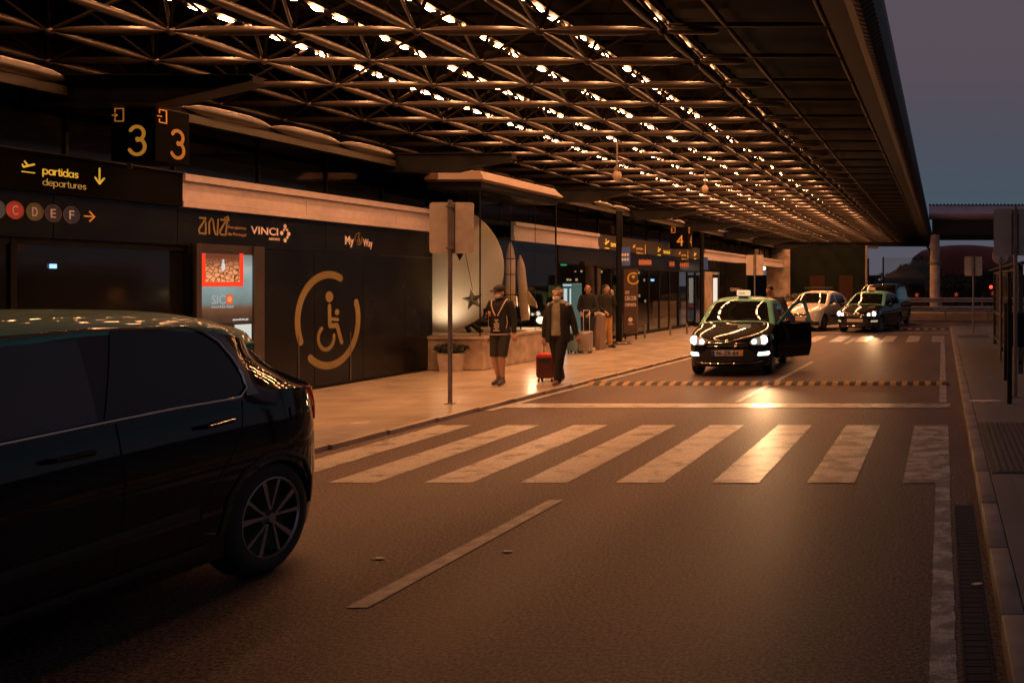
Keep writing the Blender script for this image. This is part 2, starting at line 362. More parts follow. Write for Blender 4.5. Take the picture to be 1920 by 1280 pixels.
# right pavement + kerb
mb = MB(); mb.box((.425, -12, -.1), (14, 36.4, .12)); mb.build('pavement', M_PAVE, kind='structure')
mb = MB()
y = -12.0
while y < 36.3:
    l = 1.18; mb.rbox((.298, y, -.1), (.421, min(y+l, 36.4), .123+random.uniform(-.002, .002)), .012, 2); y += l+.012
mb.build('kerb', M_KERB, kind='structure', smooth=True)
mb = MB()
for k in range(60):
    y = -11+k; w = .02
    if y < 44: mb.rbox((KX(y)-.002, y, -.02), (KX(y)+.055, y+.996, .054), .004, 1)
mb.build('left_kerb_edge', M_STONE, kind='structure')
# asphalt ramp patch let into the left sidewalk at the crossing
mb = MB(); mb.add([(-7.75, 7.6, SWZ+.004), (KX(7.6)-.02, 7.6, SWZ+.004), (KX(11.2)-.02, 11.35, SWZ+.004), (-7.45, 11.35, SWZ+.004)], [(0, 1, 2, 3)])
mb.build('sidewalk_ramp_patch', mat('ramp_grey', (.24, .22, .2), .6, noise=.25, nscale=5, bump=.2), kind='structure', recalc=False)
# ---------------- road markings
def quad_mark(mb, pts, z=.004):
    """subdivided thin sheet so edges can be slightly ragged"""
    mb.add([(p[0], p[1], z) for p in pts], [tuple(range(len(pts)))])
def ragged(x0, x1, y0, y1, mb, z=.004, j=.005, step=.05):
    n = max(1, int((y1-y0)/step)); L = []; Rr = []
    for k in range(n+1):
        y = y0+(y1-y0)*k/n
        L.append((x0+random.uniform(-j, j), y, z)); Rr.append((x1+random.uniform(-j, j), y, z))
    b = L+Rr; mb.add(b, [(k, n+1+k, n+2+k, k+1) for k in range(n)])
mb = MB()
D0, D1 = DG(905), DG(797)
for k in range(-1, 8):
    ur = 1782-k*179.6; x1 = X(ur, D0); x0 = X(ur-89, D0)
    if x0 < -7.0: continue
    ragged(x0, x1, D0, D1, mb)
mb.build('crosswalk', M_PAINT, kind='structure', recalc=False)
mb = MB()
Da, Db = DG(641), DG(630)
for k in range(0, 8):
    x1 = .06-k*.8; ragged(x1-.4, x1, Da, Db, mb)
mb.build('far_crosswalk', M_PAINT, kind='structure', recalc=False)
mb = MB()
ragged(-.06, .066, -8, D0-.02, mb); ragged(-.05, .066, 13.9, 28.4, mb)
ragged(-.05, .066, D1+.006, 11.75, mb)
mb.build('right_edge_line', M_PAINT, kind='structure', recalc=False)
mb = MB()
def lx(y): return -3.33+.0155*y
for ya, yb in ((1.2, 2.9), (DG(1140), DG(938)), (13.95, 21.3), (27.5, 30)):
    n = max(2, int((yb-ya)/.5)); w = .062 if ya < 13 or ya > 22 else .05
    vs = []
    for k in range(n+1):
        y = ya+(yb-ya)*k/n; x = lx(y); vs += [(x-w, y, .006), (x+w, y, .006)]
    mb.add(vs, [(2*k, 2*k+1, 2*k+3, 2*k+2) for k in range(n)])
mb.build('lane_line', mat('road_paint_worn', (.38, .35, .3), .55, noise=.4, nscale=9, col2=(.2, .18, .15)), kind='structure', recalc=False)
mb = MB()
mb.add([(-6.42, 13.36, .005), (.12, 13.36, .005), (.12, 13.82, .005), (-6.35, 13.82, .005)], [(0, 1, 2, 3)])
mb.build('stop_line', M_PAINT, kind='structure', recalc=False)
mb = MB()
ys = [13.0+k*.6 for k in range(36)]
vs = []
for y in ys: vs += [(KX(y)+.10, y, .0085), (KX(y)+.22, y, .0085)]
mb.add(vs, [(2*k, 2*k+1, 2*k+3, 2*k+2) for k in range(len(ys)-1)])
mb.build('left_edge_line', M_PAINT, kind='structure', recalc=False)
mb = MB(); mb.add([(-5.9, 33.6, .005), (.2, 33.6, .005), (.2, 34.0, .005), (-5.9, 34.0, .005)], [(0, 1, 2, 3)])
mb.build('far_stop_line', M_PAINT, kind='structure', recalc=False)
# drain channel beside the right kerb
dr = thing('drain_grate', (.17, 2, 0), 'long dark drain grate set in the road beside the right kerb', 'drain')
mb = MB()
for k in range(120):
    y = -2+k*.079; mb.box((.11, y, .001), (.225, y+.070, .007))
mb.build('grating', M_BLACK, dr)
mb = MB(); mb.box((.095, -2.02, .001), (.108, 7.5, .009)).box((.227, -2.02, .001), (.24, 7.5, .009)); mb.build('frame', M_BLACK, dr)
# speed bumps
def speed_bump(y0, x0, x1, n, label, name='speed_bump', wid=.42):
    t = thing(name, ((x0+x1)/2, y0, 0), label, 'speed bump', 'rubber speed bumps across the taxi lane')
    prof = [(-wid/2, .0), (-wid/2+.06, .026), (-.08, .045), (.08, .045), (wid/2-.06, .026), (wid/2, 0)]
    a, b = MB(), MB(); w = (x1-x0)/n
    for k in range(n):
        m_ = a if k % 2 else b
        xa, xb = x0+k*w+.003, x0+(k+1)*w-.003
        m_.prism([(y0+p, z+.002) for p, z in prof], 'yz', xa, xb)
    a.build('black_segments', mat('bump_rubber', (.03, .028, .026), .7, bump=.3), t); b.build('yellow_segments', mat('bump_yellow', (.36, .22, .07), .6, noise=.4, nscale=8, bump=.3), t)
    return t
speed_bump(16.5, -6.3, .1, 62, 'yellow and black striped speed bump across the lane in front of the lit taxi')
speed_bump(36.2, -1.7, .25, 12, 'distant dark speed bump behind the far crosswalk', wid=.35)
# tactile mat on right pavement and scraps
tm = thing('tactile_mat', (1.4, 9.6, .12), 'dark ribbed tactile paving mat on the right pavement', 'tactile paving')
mb = MB(); mb.box((.435, 8.15, .121), (2.5, 11.1, .128)); mb.build('base', mat('tactile_dark', (.06, .058, .056), .8), tm)
mb = MB()
for k in range(34): mb.box((.49+k*.06, 8.17, .1285), (.52+k*.06, 11.08, .136))
mb.build('ribs', mat('tactile_rib', (.085, .08, .078), .75), tm)
tm2 = thing('tactile_mat', (1.0, 29.5, .12), 'small dark paving mat at the far end of the right pavement', 'tactile paving')
box1('base', (.5, 28.6, .121), (1.5, 30.2, .128), MATS['tactile_dark'], tm2)
random.seed(3)
mb = MB(); cx, cy = X(1850, DG(752, .12)), DG(752, .12); pts = []
for k in range(15):
    a = 2*math.pi*k/15; pts.append((cx+(.24+random.uniform(-.07, .07))*math.cos(a), cy+(.12+random.uniform(-.05, .05))*math.sin(a)))
mb.prism(pts, 'xy', .121, .127); o = mb.build('mortar_patch', mat('pale_mortar', (.5, .45, .42), .9, bump=.4), kind='structure')
for i, (u, v) in enumerate(((708, 1048), (950, 1035), (1828, 1098))):
    d = DG(v); mb = MB(); c = Vector((X(u, d), d, .006)); vs = [c+Vector((random.uniform(-.03, .03)+.035*math.cos(k*1.05), .022*math.sin(k*1.05), random.uniform(0, .003))) for k in range(6)]
    if i == 2:
        for v_ in vs: v_.z += .004
    mb.add(vs+[v_+Vector((0, 0, .003)) for v_ in vs], [tuple(range(6))[::-1], tuple(range(6, 12))]+[(j, (j+1) % 6, 6+(j+1) % 6, 6+j) for j in range(6)])
    o = mb.build('paper_scrap', mat('scrap_paper', (.8, .75, .65), .8), org=c)
    tag(o, ['small pale scrap on the asphalt near the black car wheel', 'tiny pale scrap on the asphalt between crosswalk and dashed line', 'pale scrap lying on the drain by the right kerb'][i], 'litter', 'scraps of litter on the road')

# ================================================================== CANOPY
G = 1.635; GX = 1.6; ZC = 5.09; ZT = 6.02; ZS = 5.86
rows = [11.98+G*k for k in range(-8, 38)]
cols = [-3.65-GX*k for k in range(0, 7)]
can = thing('terminal_canopy', (-3.65, 12, 0), 'huge steel space frame canopy of tapered tubes over the taxi lane', 'canopy')
random.seed(11)
for ci, x in enumerate(cols):
    mb = MB()
    for a, b in zip(rows, rows[1:]): mb.cigar((x, a+.05, ZC), (x, b-.05, ZC), .060, 8, t=.3, re=.22)
    for a in rows: mb.ell((x, a, ZC), (.065, .065, .06), 8, 5)
    mb.build('chord_tube', M_TUBE, can, smooth=True, ang=60)
for ri, y in enumerate(rows):
    mb = MB()
    for a, b in zip(cols, cols[1:]): mb.cigar((a-.05, y, ZC), (b+.05, y, ZC), .066, 8, t=.3, re=.2)
    mb.cigar((cols[0]+.05, y, ZC), (cols[0]+.75, y, ZC), .05, 6)
    mb.build('cross_tube', M_TUBE, can, smooth=True, ang=60)
    mb = MB()
    for i, x in enumerate(cols):
        for sx in (-1, 1):
            if sx == 1 and i == 0: continue
            for sy in (-1, 1):
                if ri == len(rows)-1 and sy == 1: continue
                mb.path([(x, y, ZC), (x+sx*GX/2, y+sy*G/2, ZT)], .023, 5)
    # top grid
    if ri < len(rows)-1:
        ty = y+G/2
        mb.path([(cols[0]-GX/2, ty, ZT), (cols[-1]-GX/2, ty, ZT)], .032, 5)
        for i, x in enumerate(cols): mb.path([(x-GX/2, ty, ZT), (x-GX/2, ty+G, ZT)], .032, 5)
    mb.build('web_truss', M_WEB, can, smooth=True, ang=60)
YE = rows[-1]+.3; YS = rows[0]-.3
box1('roof_deck', (-15, YS, 6.28), (-1.0, YE, 6.45), M_DARKDECK, can)
box1('light_blocker', (-3.57, YS, 5.30), (-3.53, YE, 6.27), M_DARKDECK, can)  # added upright sheet that stops strip light reaching the outer lane side
# dark folded soffit, added to keep the outer lane side unlit: ribs make the faint streaks
mb = MB(); n = int((YE-YS)/.41)
for k in range(n):
    y0 = YS+k*.41; mb.add([(-3.52, y0, 5.3), (-1.42, y0, 5.3), (-1.42, y0+.2, 5.36), (-3.52, y0+.2, 5.36), (-3.52, y0+.41, 5.3), (-1.42, y0+.41, 5.3)], [(0, 1, 2, 3), (3, 2, 5, 4)])
mb.build('ribbed_soffit', M_SOFFIT, can, recalc=False)
M_EDGE = mat('edge_tube', (.05, .036, .027), .45, noise=.2)
for x in (-2.8, -1.5):
    mb = MB()
    for a, b in zip(rows, rows[1:]): mb.cigar((x, a+.05, ZC+.05), (x, b-.05, ZC+.05), .04, 6)
    mb.build('edge_chord', M_EDGE, can, smooth=True, ang=60)
for y in rows: MB().cigar((-3.6, y, ZC+.08), (-1.45, y, ZC+.08), .035, 6).build('edge_cross_tube', mat('edge_tube_shaded', (.012, .010, .008), .5), can, smooth=True, ang=60)  # same tubes in a darker colour, shade of the unlit bay painted in
# corrugated rounded nose of the canopy
prof = [(-1.42, 5.36), (-1.38, 5.10), (-1.02, 4.99), (-.94, 5.0), (-.82, 5.09), (-.765, 5.3), (-.80, 5.6), (-.9, 5.95), (-1.02, 6.25), (-1.05, 6.46)]
mb = MB(); pit = .19; nn = int((YE-YS)/pit); ringsl = []
for k in range(nn*2+1):
    y = YS+k*pit/2; o_ = .022 if k % 2 else 0
    ring = []
    for i, (px, pz) in enumerate(prof):
        dx, dz = ((1, .1) if i > 3 else (.2, -1)); s_ = o_ if i > 2 else 0
        ring.append(Vector((px+dx*s_, y, pz+dz*s_)))
    ringsl.append(ring)
mb.rings(ringsl, False, closed=False); mb.build('corrugated_fascia', M_FASCIA, can, recalc=False)
box1('fascia_beam', (-1.40, YS, 5.02), (-1.06, YE, 5.085), mat('fascia_under', (.03, .03, .018), .5), can)
# end beam
mb = MB(); mb.box((-15, YE, 4.75), (-1.0, YE+.35, 5.9)); mb.build('end_beam', M_BLACK, can)
mb = MB(); mb.rbox((-9, YE-1.2, 4.55), (-5.0, YE-.9, 4.68), .03); mb.build('end_light_rail', M_TUBE, can)
# support columns of the canopy hidden inside the facade line
for yy in (12.0, 31.6, 51.2, 70.8):
    o = MB().path([(-12.0, yy, 0), (-12.0, yy, 4.1)], .25, 16).build('column', M_STONE, can, smooth=True)
# ---------------- luminous strips
M_STRIP = emi('strip_lamp', WARM, 205)
strips = [-11.0, -9.25, -7.59, -5.97, -4.37]
names_ = ['strip light nearest the terminal wall', 'second strip light from the terminal wall', 'middle strip light of the five', 'second strip light from the dark canopy edge', 'strip light nearest the dark canopy edge']
for i, x in enumerate(strips):
    t = thing('strip_light', (x, 12, ZS), 'long white '+names_[i]+' inside the canopy', 'strip light', 'strip lights inside the canopy')
    box1('housing', (x-.13, 9.8, ZS+.012), (x+.13, 72, ZS+.06), M_BLACK, t)
    mb = MB(); y = 10.2; w = .044 if i < 4 else .028
    ys_ = []
    while y < 71.5: ys_ += [y, y+.22]; y += .545
    vs = []
    for q in ys_: vs += [(x-w, q, ZS-.012), (x+w, q, ZS-.012)]
    for k in range(len(ys_)-1): mb.add([], [(2*k, 2*k+2, 2*k+3, 2*k+1)], k % 2)
    mb.v = [Vector(v) for v in vs]
    mb.build('diffuser', [M_STRIP, M_BLACK], t, recalc=False)
# ================================================================== TERMINAL BUILDING
bld = thing('terminal_building', (-11, 28, 0), 'long dark airport terminal front with beige band and glazed mezzanine', 'building')
BE = 61.0
YB = -8
box1('floor_slab', (-20, YB, -.01), (-13.2, BE, .045), M_FLOOR, bld)
# dark lower cladding, split in panels with reveals
def panels(u0, u1, z0, z1, m, step, nm, x=WX):
    a, b = WY(u0, x), WY(u1, x); y = a
    mb = MB()
    while y < b-.01:
        e = min(y+step, b); mb.box((x-.06, y+.006, z0), (x, e-.006, z1)); y = e
    mb.build(nm, m, bld)
panels(-2000, 333, 2.33, 2.845, M_BLACKPANEL, 3.0, 'fascia_panel')
panels(333, 811, 2.33, 2.845, M_BLACKPANEL, 3.0, 'fascia_panel')
panels(352, 811, .10, 2.325, M_BLACKPANEL, 1.28, 'dark_wall')
box1('plinth', (WX-.1, WY(352), .045), (WX-.012, WY(811), .10), M_BLACK, bld)
# entrance: recessed dark glass doors
mb = MB(); mb.box((-13.4, YB, .05), (-13.3, WY(352), 2.9)); mb.build('recess_wall', M_GLASSDARK, bld)
mb = MB()
for y in (6.5, 8.4, 10.3): mb.box((WX-.10, y, .05), (WX-.03, y+.07, 2.32))
mb.box((WX-.10, 5, 2.25), (WX-.035, WY(352), 2.325)); mb.build('door_frame', M_BLACK, bld)
box1('door_glass', (WX-.075, 5, .06), (WX-.06, WY(352), 2.25), M_GLASSDARK, bld)
# beige band
def band(y0, y1, nm='beige_band'):
    mb = MB(); y = y0
    while y < y1-.05:
        e = min(y+2.45, y1); mb.box((WX-.02, y+.005, 2.93), (WX+.06, e-.005, 3.2)); y = e
    mb.box((WX-.02, y0, 2.85), (WX+.085, y1, 2.925)).box((WX-.02, y0, 3.205), (WX+.11, y1, 3.3)); mb.build(nm, M_BAND, bld)
band(WY(333), 18.75); band(22.2, WY(1118)); band(WY(1318), WY(1402)); band(WY(1402)+.3, 60)
box1('sign_fascia', (WX-.02, YB, 2.85), (WX+.07, WY(333), 3.3), M_SIGNBLACK, bld)
box1('sign_fascia', (WX-.02, WY(1118), 2.85), (WX+.07, WY(1318), 3.3), mat('sign_brown', (.045, .038, .03), .4), bld)
mb = MB(); mb.box((WX+.0, YB, 3.301), (WX+.09, WY(338), 3.318)); mb.build('fascia_trim', M_TUBE, bld)
# mezzanine glazing and upper slab
MZX = -11.1
box1('mezzanine_glass', (MZX-.05, YB, 3.3), (MZX, BE, 4.2), M_GLASSDARK, bld)
y = YB
while y < BE: MB().box((MZX+.001, y, 3.3), (MZX+.03, y+.04, 4.2)).build('mullion', M_BLACK, bld); y += 1.635
box1('mezzanine_ledge', (MZX, YB, 3.2), (WX-.021, BE, 3.28), M_BLACK, bld)
mb = MB(); mb.box((-15, YB, 4.13), (WX+.0, BE, 4.2)); mb.build('upper_slab', M_BLACK, bld)
box1('back_wall', (-20, YB, .05), (-19.8, BE, 6.2), M_BLACK, bld)
box1('upper_wall', (-15, YB, 4.21), (-14.6, BE, 6.27), M_DARKDECK, bld)
# scalloped lip lit from the strips, between cantilevers
BEAMS = [4.42, 10.96, 17.5, 24.04, 30.58, 37.12, 43.66, 50.2, 56.74]
mb = MB()
for a, b in zip(BEAMS, BEAMS[1:]):
    for k in range(4):
        y0 = a+(b-a)*k/4; mb.cigar((WX+.02, y0, 4.215), (WX+.02, y0+1.62, 4.215), .10, 10, t=.3, re=.15)
mb.build('roof_lip', M_TUBE, bld, smooth=True, ang=60)
mb = MB(); mb.box((WX+.0, YB, 4.02), (WX+.06, BE, 4.13)); mb.build('roof_edge', mat('edge_dark', (.05, .045, .03), .4), bld)
for y in BEAMS:
    mb = MB(); t_ = -8.15
    mb.prism([(-10.9, 3.94), (-9.25, 3.94), (t_, 4.19), (t_, 4.25), (-10.9, 4.25)], 'xz', y-.09, y+.09)
    mb.prism([(-10.9, 3.925), (-9.25, 3.925), (t_, 4.175), (t_, 4.19), (-9.26, 3.939), (-10.9, 3.939)], 'xz', y-.14, y+.14)
    mb.box((-10.9, y-.14, 4.251), (t_, y+.14, 4.265)); mb.build('cantilever', M_BLACK, bld)
# far glazed entrance D 27..40 : real glass with dark interior
y0, y1 = WY(1118), WY(1318)
mb = MB(); mb.box((WX-.03, y0+1.5, .06), (WX-.015, y1, 2.33)); mb.build('shopfront_glass', M_GLASS, bld)
mb = MB()
y = y0
while y < y1+.01: mb.box((WX-.06, y, .05), (WX+.01, y+.07, 2.33)); y += (y1-y0)/9.999
mb.box((WX-.06, y0, 2.27), (WX+.012, y1, 2.335)).box((WX-.055, y0+1.5, .052), (WX+.005, y1, .16)); mb.build('shopfront_frame', M_BLACK, bld)
panels(1047, 1402, 2.34, 2.845, M_BLACKPANEL, 3.0, 'fascia_panel')
panels(1322, 1345, .05, 2.335, M_STONE, 1.5, 'stone_pier')
panels(1351, 1402, .05, 2.335, M_BLACKPANEL, 2.0, 'dark_wall')
box1('interior_ceiling', (-19.8, 22, 2.9), (WX-.07, 60, 2.95), M_BLACK, bld)
box1('interior_wall', (-14.5, 27, .05), (-14.4, 50, 2.9), mat('interior_dark', (.06, .045, .03), .6), bld)
# end of terminal: stone pier, dark green wall with two brown doors
yq = 60.0
mb = MB()
for r_ in range(6):
    for c_ in range(3):
        x0 = X(1437, yq)+(c_-(.5 if r_ % 2 else 0))*.72; xa, xb = max(x0+.006, X(1437, yq)), min(x0+.714, X(1481, yq))
        if xb-xa > .05: mb.rbox((xa, yq, .05+r_*.7), (xb, yq+.4, .05+r_*.7+.69), .012, 1)
mb.build('stone_pier', M_STONE, bld)
box1('end_wall', (X(1481, yq)+.01, yq+.1, .0), (X(1622, yq), yq+.5, 4.25), mat('dark_green_wall', (.007, .011, .008), .7, spec=.1, noise=.3, nscale=1), bld)
for ua, ub in ((1518, 1546), (1573, 1599)):
    box1('brown_door', (X(ua, yq), yq+.02, .0), (X(ub, yq), yq+.095, 2.35), mat('door_brown', (.035, .016, .010), .6, spec=.1), bld)
box1('corner_post', (X(1622, yq)+.01, yq, 0), (X(1626, yq), yq+.2, 4.3), M_POLE, bld)

# ================================================================== VITRINE (glass showcase)
vx0, vx1, vy0, vy1 = -12.6, -9.35, 18.62, 22.25
vit = thing('glass_showcase', (-10.2, 20.4, SWZ), 'corner glass showcase on stone plinth with sloped bronze roof', 'showcase')
mb = MB()
mb.rbox((vx0, vy0-.02, SWZ), (vx1+.07, vy1+.35, .68), .015, 1); mb.build('stone_plinth', mat('stained_stone', (.42, .34, .26), .5, noise=.5, nscale=3.5, bump=.2, col2=(.25, .18, .13)), vit)
mb = MB(); mb.box((vx0, vy0-.05, .681), (vx1+.1, vy1+.38, .74)); mb.build('plinth_cap', M_STONE, vit)
box1('front_glass', (WX-.05, vy0, .741), (vx1, vy0+.012, 3.78), M_GLASS, vit)
box1('side_glass', (vx1-.012, vy0+.013, .741), (vx1, vy1, 3.78), M_GLASS, vit)
mb = MB(); mb.box((vx1-.02, vy0-.006, .741), (vx1+.006, vy0+.006, 3.78)).box((vx1-.006, vy0+1.3, .741), (vx1+.004, vy0+1.31, 3.78)).box((vx1-.006, vy0+2.5, .741), (vx1+.004, vy0+2.51, 3.78)).box((vx1-.02, vy1, .741), (vx1+.01, vy1+.03, 3.78)); mb.build('glass_joint', M_BLACK, vit)
box1('back_panel', (vx0-.02, vy0-.3, .741), (vx0, vy1+5, 3.78), mat('showcase_inside', (.05, .04, .03), .7), vit)
box1('inner_floor', (vx0, vy0+.03, .742), (vx1-.03, vy1, .76), mat('inner_floor', (.3, .25, .2), .6), vit)
mb = MB()
vx0r = -10.42
def roofring(o, z): return [Vector((vx0r, vy0-o, z)), Vector((vx1+o, vy0-o, z)), Vector((vx1+o, vy1+o, z)), Vector((vx0r, vy1+o, z))]
mb.rings([roofring(.04, 3.86), roofring(.13, 3.9), roofring(-.02, 4.09), roofring(-.12, 4.1)], True)
mb.build('bronze_roof', mat('bronze_panel', (.15, .09, .062), .45, noise=.35, nscale=1.4, rnoise=.1), vit)
mb = MB(); mb.rings([roofring(.02, 3.70), roofring(.035, 3.76), roofring(.035, 3.855)], True); mb.build('roof_frame', M_BLACKPANEL, vit)
# dish
dcx, dcz, dr_ = X(824, 19.6), Z(503, 19.6), 1.34
mb = MB(); mb.lathe([(.02, 0), (dr_*.5, .02), (dr_*.85, .07), (dr_, .14), (dr_+.01, .16), (dr_, .18), (dr_*.85, .12), (dr_*.5, .07), (.02, .05)], (dcx, 19.5, dcz), 'y', 48)
o = mb.build('white_dish', mat('dish_white', (.72, .68, .6), .5, noise=.12, nscale=1.5), smooth=True, org=(dcx, 19.5, dcz-dr_))
tag(o, 'large pale round dish standing inside the glass showcase', 'dish')
# black cradle under the dish
o = MB().path([(dcx+.6, 19.7, .765), (dcx+.35, 19.7, dcz-.95)], .05, 6).path([(dcx+.85, 19.7, .765), (dcx+.35, 19.7, dcz-.95)], .05, 6).build('dish_stand', M_BLACK)
tag(o, 'black angled stand under the round dish in the showcase', 'stand')
# star
sx_, sz_ = X(886, 19.15), Z(562, 19.15)
mb = MB(); pts = []
for k in range(10):
    r_ = .235 if k % 2 == 0 else .095; a = R(100+36*k); pts.append((sx_+r_*math.cos(a), sz_+r_*math.sin(a)))
vs = [Vector((p[0], 19.15, p[1])) for p in pts]
mb.add(vs+[Vector((sx_, 19.08, sz_)), Vector((sx_, 19.22, sz_))], [(k, (k+1) % 10, 10) for k in range(10)]+[((k+1) % 10, k, 11) for k in range(10)])
st_ = thing('hanging_star', (sx_, 19.15, sz_), 'grey five pointed star hung on a thread before the dish', 'star ornament')
mb.build('star', mat('star_grey', (.16, .17, .15), .4, metal=.3), st_)
MB().path([(sx_, 19.15, sz_+.2), (sx_-.16, 19.15, Z(470, 19.15)), (sx_-.16, 19.15, 3.69)], .006, 5).build('thread', M_BLACK, st_)
mb = MB(); px_, pz_ = X(862, 19.2), Z(480, 19.2); mb.add([(px_-.09, 19.2, pz_+.07), (px_+.09, 19.2, pz_+.07), (px_, 19.2, pz_-.1), (px_, 19.12, pz_+.03), (px_, 19.28, pz_+.03)], [(0, 1, 3), (1, 2, 3), (2, 0, 3), (1, 0, 4), (2, 1, 4), (0, 2, 4)])
mb.path([(px_, 19.2, pz_+.05), (px_, 19.2, 3.69)], .005, 5)
tag(mb.build('hanging_triangle', M_BLACK, org=(px_, 19.2, pz_)), 'small dark triangular ornament hung behind the sign panel', 'ornament')
# rocket and shuttle models
M_MODEL = mat('model_cream', (.62, .5, .38), .5, noise=.15, nscale=6)
yr = 20.6; xr = X(957, yr)
rk = thing('rocket_model', (xr, yr, .76), 'tall slim cream rocket model standing in the showcase', 'rocket model')
mb = MB(); mb.lathe([(.10, .76), (.10, 2.35), (.095, 2.40), (.06, 2.60), (.02, 2.72), (.004, 2.75)], (xr, yr, 0), 'z', 16); mb.build('fuselage', M_MODEL, rk, smooth=True)
mb = MB()
for z in (1.1, 1.55, 2.0, 2.35): mb.lathe([(.103, z), (.103, z+.02)], (xr, yr, 0), 'z', 16)
mb.build('ring_band', M_BLACK, rk)
ys_ = 21.2; xs = X(976, ys_)
sh = thing('shuttle_model', (xs, ys_, .9), 'cream space shuttle model with swept wing beside the rocket model', 'shuttle model')
mb = MB(); c0 = P(975, 480, ys_); c1 = P(985, 600, ys_)
mb.path([c0+Vector((0, 0, .02)), c0.lerp(c1, .08), c0.lerp(c1, .2), c0.lerp(c1, .6), c0.lerp(c1, .92), c1], [.015, .06, .09, .10, .10, .08], 14)
mb.build('fuselage', M_MODEL, sh, smooth=True)
mb = MB(); w = [P(990, 545, ys_), P(1005, 567, ys_), P(1007, 577, ys_), P(980, 566, ys_), P(978, 548, ys_)]
mb.prism([(q.x, q.z) for q in w], 'xz', ys_-.02, ys_+.03); mb.build('wing', M_MODEL, sh)
mb = MB(); w = [P(968, 555, ys_), P(962, 572, ys_), P(970, 574, ys_)]; mb.prism([(q.x, q.z) for q in w], 'xz', ys_-.02, ys_+.03); mb.build('wing', M_MODEL, sh)
MB().path([(xs, ys_, .76), (xs+.02, ys_, Z(590, ys_))], .02, 6).build('stand', M_BLACK, sh)
# globe lamp on the plinth
yl = 21.7; lp = P(1014, 600, yl)
gl = thing('globe_lamp', (lp.x, yl, .76), 'small glowing globe lamp on a thin stem behind the showcase glass', 'lamp')
mb = MB(); mb.ell(lp, (.10, .10, .085), 14, 8); mb.build('globe', emi('globe_glow', (1, .62, .36), 3.5), gl, smooth=True)
MB().path([(lp.x, yl, .76), (lp.x, yl, lp.z-.08)], .012, 6).build('stem', M_BLACK, gl)
def lamp(kind, name, loc, energy, col, parent=None, **k):
    ld = bpy.data.lights.new(name, kind); ld.energy = energy; ld.color = col
    for a, b in k.items():
        if a != 'rot': setattr(ld, a, b)
    lo = bpy.data.objects.new(name, ld); COL.objects.link(lo)
    if 'rot' in k: lo.rotation_euler = k['rot']
    if parent is not None: lo.parent = parent; lo.location = Vector(loc)-ORG[parent.name]
    else: lo.location = loc
    return lo
lamp('POINT', 'globe_light', lp+Vector((-.1, -.2, .25)), 45, (1, .6, .35), gl, shadow_soft_size=.1)
# dish flood lamp on inner floor
fl = thing('dish_floodlight', (dcx+.1, 18.95, .76), 'small floodlight on the showcase floor below the dish', 'floodlight')
MB().rbox((dcx-.1, 18.9, .762), (dcx+.1, 19.0, .81), .01).build('housing', M_BLACK, fl)
lamp('SPOT', 'flood', (dcx+.15, 18.95, .84), 42, (1, .66, .4), fl, spot_size=R(120), spot_blend=.8, shadow_soft_size=.08, rot=(R(150), 0, 0))
# ================================================================== SIGNS ON THE FACADE
FX = WX+.07
def plane_icon(mb, y, z, s, x, mi=0):
    M = M_wall(y, z, x)
    stroke(mb, [(0, 0), (s, 0)], s*.09, M, .006, mi=mi)
    stroke(mb, [(s*.12, s*.36), (s*.95, s*.66)], s*.15, M, .008, mi=mi)
    stroke(mb, [(s*.5, s*.5), (s*.2, s*.82)], s*.11, M, .009, mi=mi)
    stroke(mb, [(s*.12, s*.36), (s*.04, s*.56)], s*.09, M, .007, mi=mi)
dep = thing('departures_sign', (FX, WY(110), 3.0), 'yellow departures lettering with plane and down arrow on black fascia', 'sign')
mb = MB(); plane_icon(mb, WY(40, FX), WZ(52, 323, FX), WY(64, FX)-WY(40, FX), FX+.001); mb.build('plane_symbol', M_YEL, dep)
mb = MB()
text_stroke(mb, 'partidas', M_wall(WY(80, FX), WZ(80, 326, FX), FX+.001), WY(145, FX)-WY(80, FX), .24)
mb.build('lettering', M_YEL, dep)
mb = MB(); text_stroke(mb, 'departures', M_wall(WY(80, FX), WZ(80, 347, FX), FX+.001), WY(160, FX)-WY(80, FX), .14); mb.build('lettering', mat('sign_yellow_thin', (.7, .48, .15), .5, noise=0, emit=(1, .62, .15), estr=.2), dep)
mb = MB(); M = M_wall(WY(186, FX), WZ(186, 345, FX), FX+.001)
stroke(mb, [(0, 0), (0, .19)], .02, M); stroke(mb, [(-.06, .075), (0, 0), (.06, .075)], .02, M, .007); mb.build('arrow', M_YEL, dep)
gx = WX+.001
gates = thing('gate_letters', (gx, WY(80), 2.63), 'row of round letter badges C D E F and arrow on the dark fascia', 'sign')
badge = [('B', -8, 392, (.06, .07, .06)), ('C', 27, 394, (.42, .035, .02)), ('D', 64, 397, (.10, .06, .02)), ('E', 98.5, 400, (.035, .02, .02)), ('F', 133, 403, (.022, .022, .03))]
for ch, u, v, c in badge:
    mb = MB(); M = M_wall(WY(u), WZ(u, v), gx); disc(mb, (0, 0), .102, M, .004)
    b_ = mb.build('badge', mat('badge_'+ch.lower(), c, .4, noise=0, emit=c, estr=.35), gates)
    mb = MB(); stroke(mb, arc((0, 0), .101, 0, 350, 24), .005, M, .008, closed=True); mb.build('rim', mat('badge_rim', (.25, .2, .16), .4, noise=0), b_)
    mb = MB(); text_mesh(mb, ch, M_wall(WY(u), WZ(u, v)-.052, gx+.006), w=.062, h=.105, align='CENTER', thick=.006); mb.build('letter', M_LETTER, b_)
mb = MB(); M = M_wall(WY(157), WZ(157, 405), gx)
stroke(mb, [(0, 0), (.135, 0)], .017, M); stroke(mb, [(.07, .06), (.135, 0), (.07, -.06)], .017, M, .007); mb.build('arrow', M_ORANGE, gates)

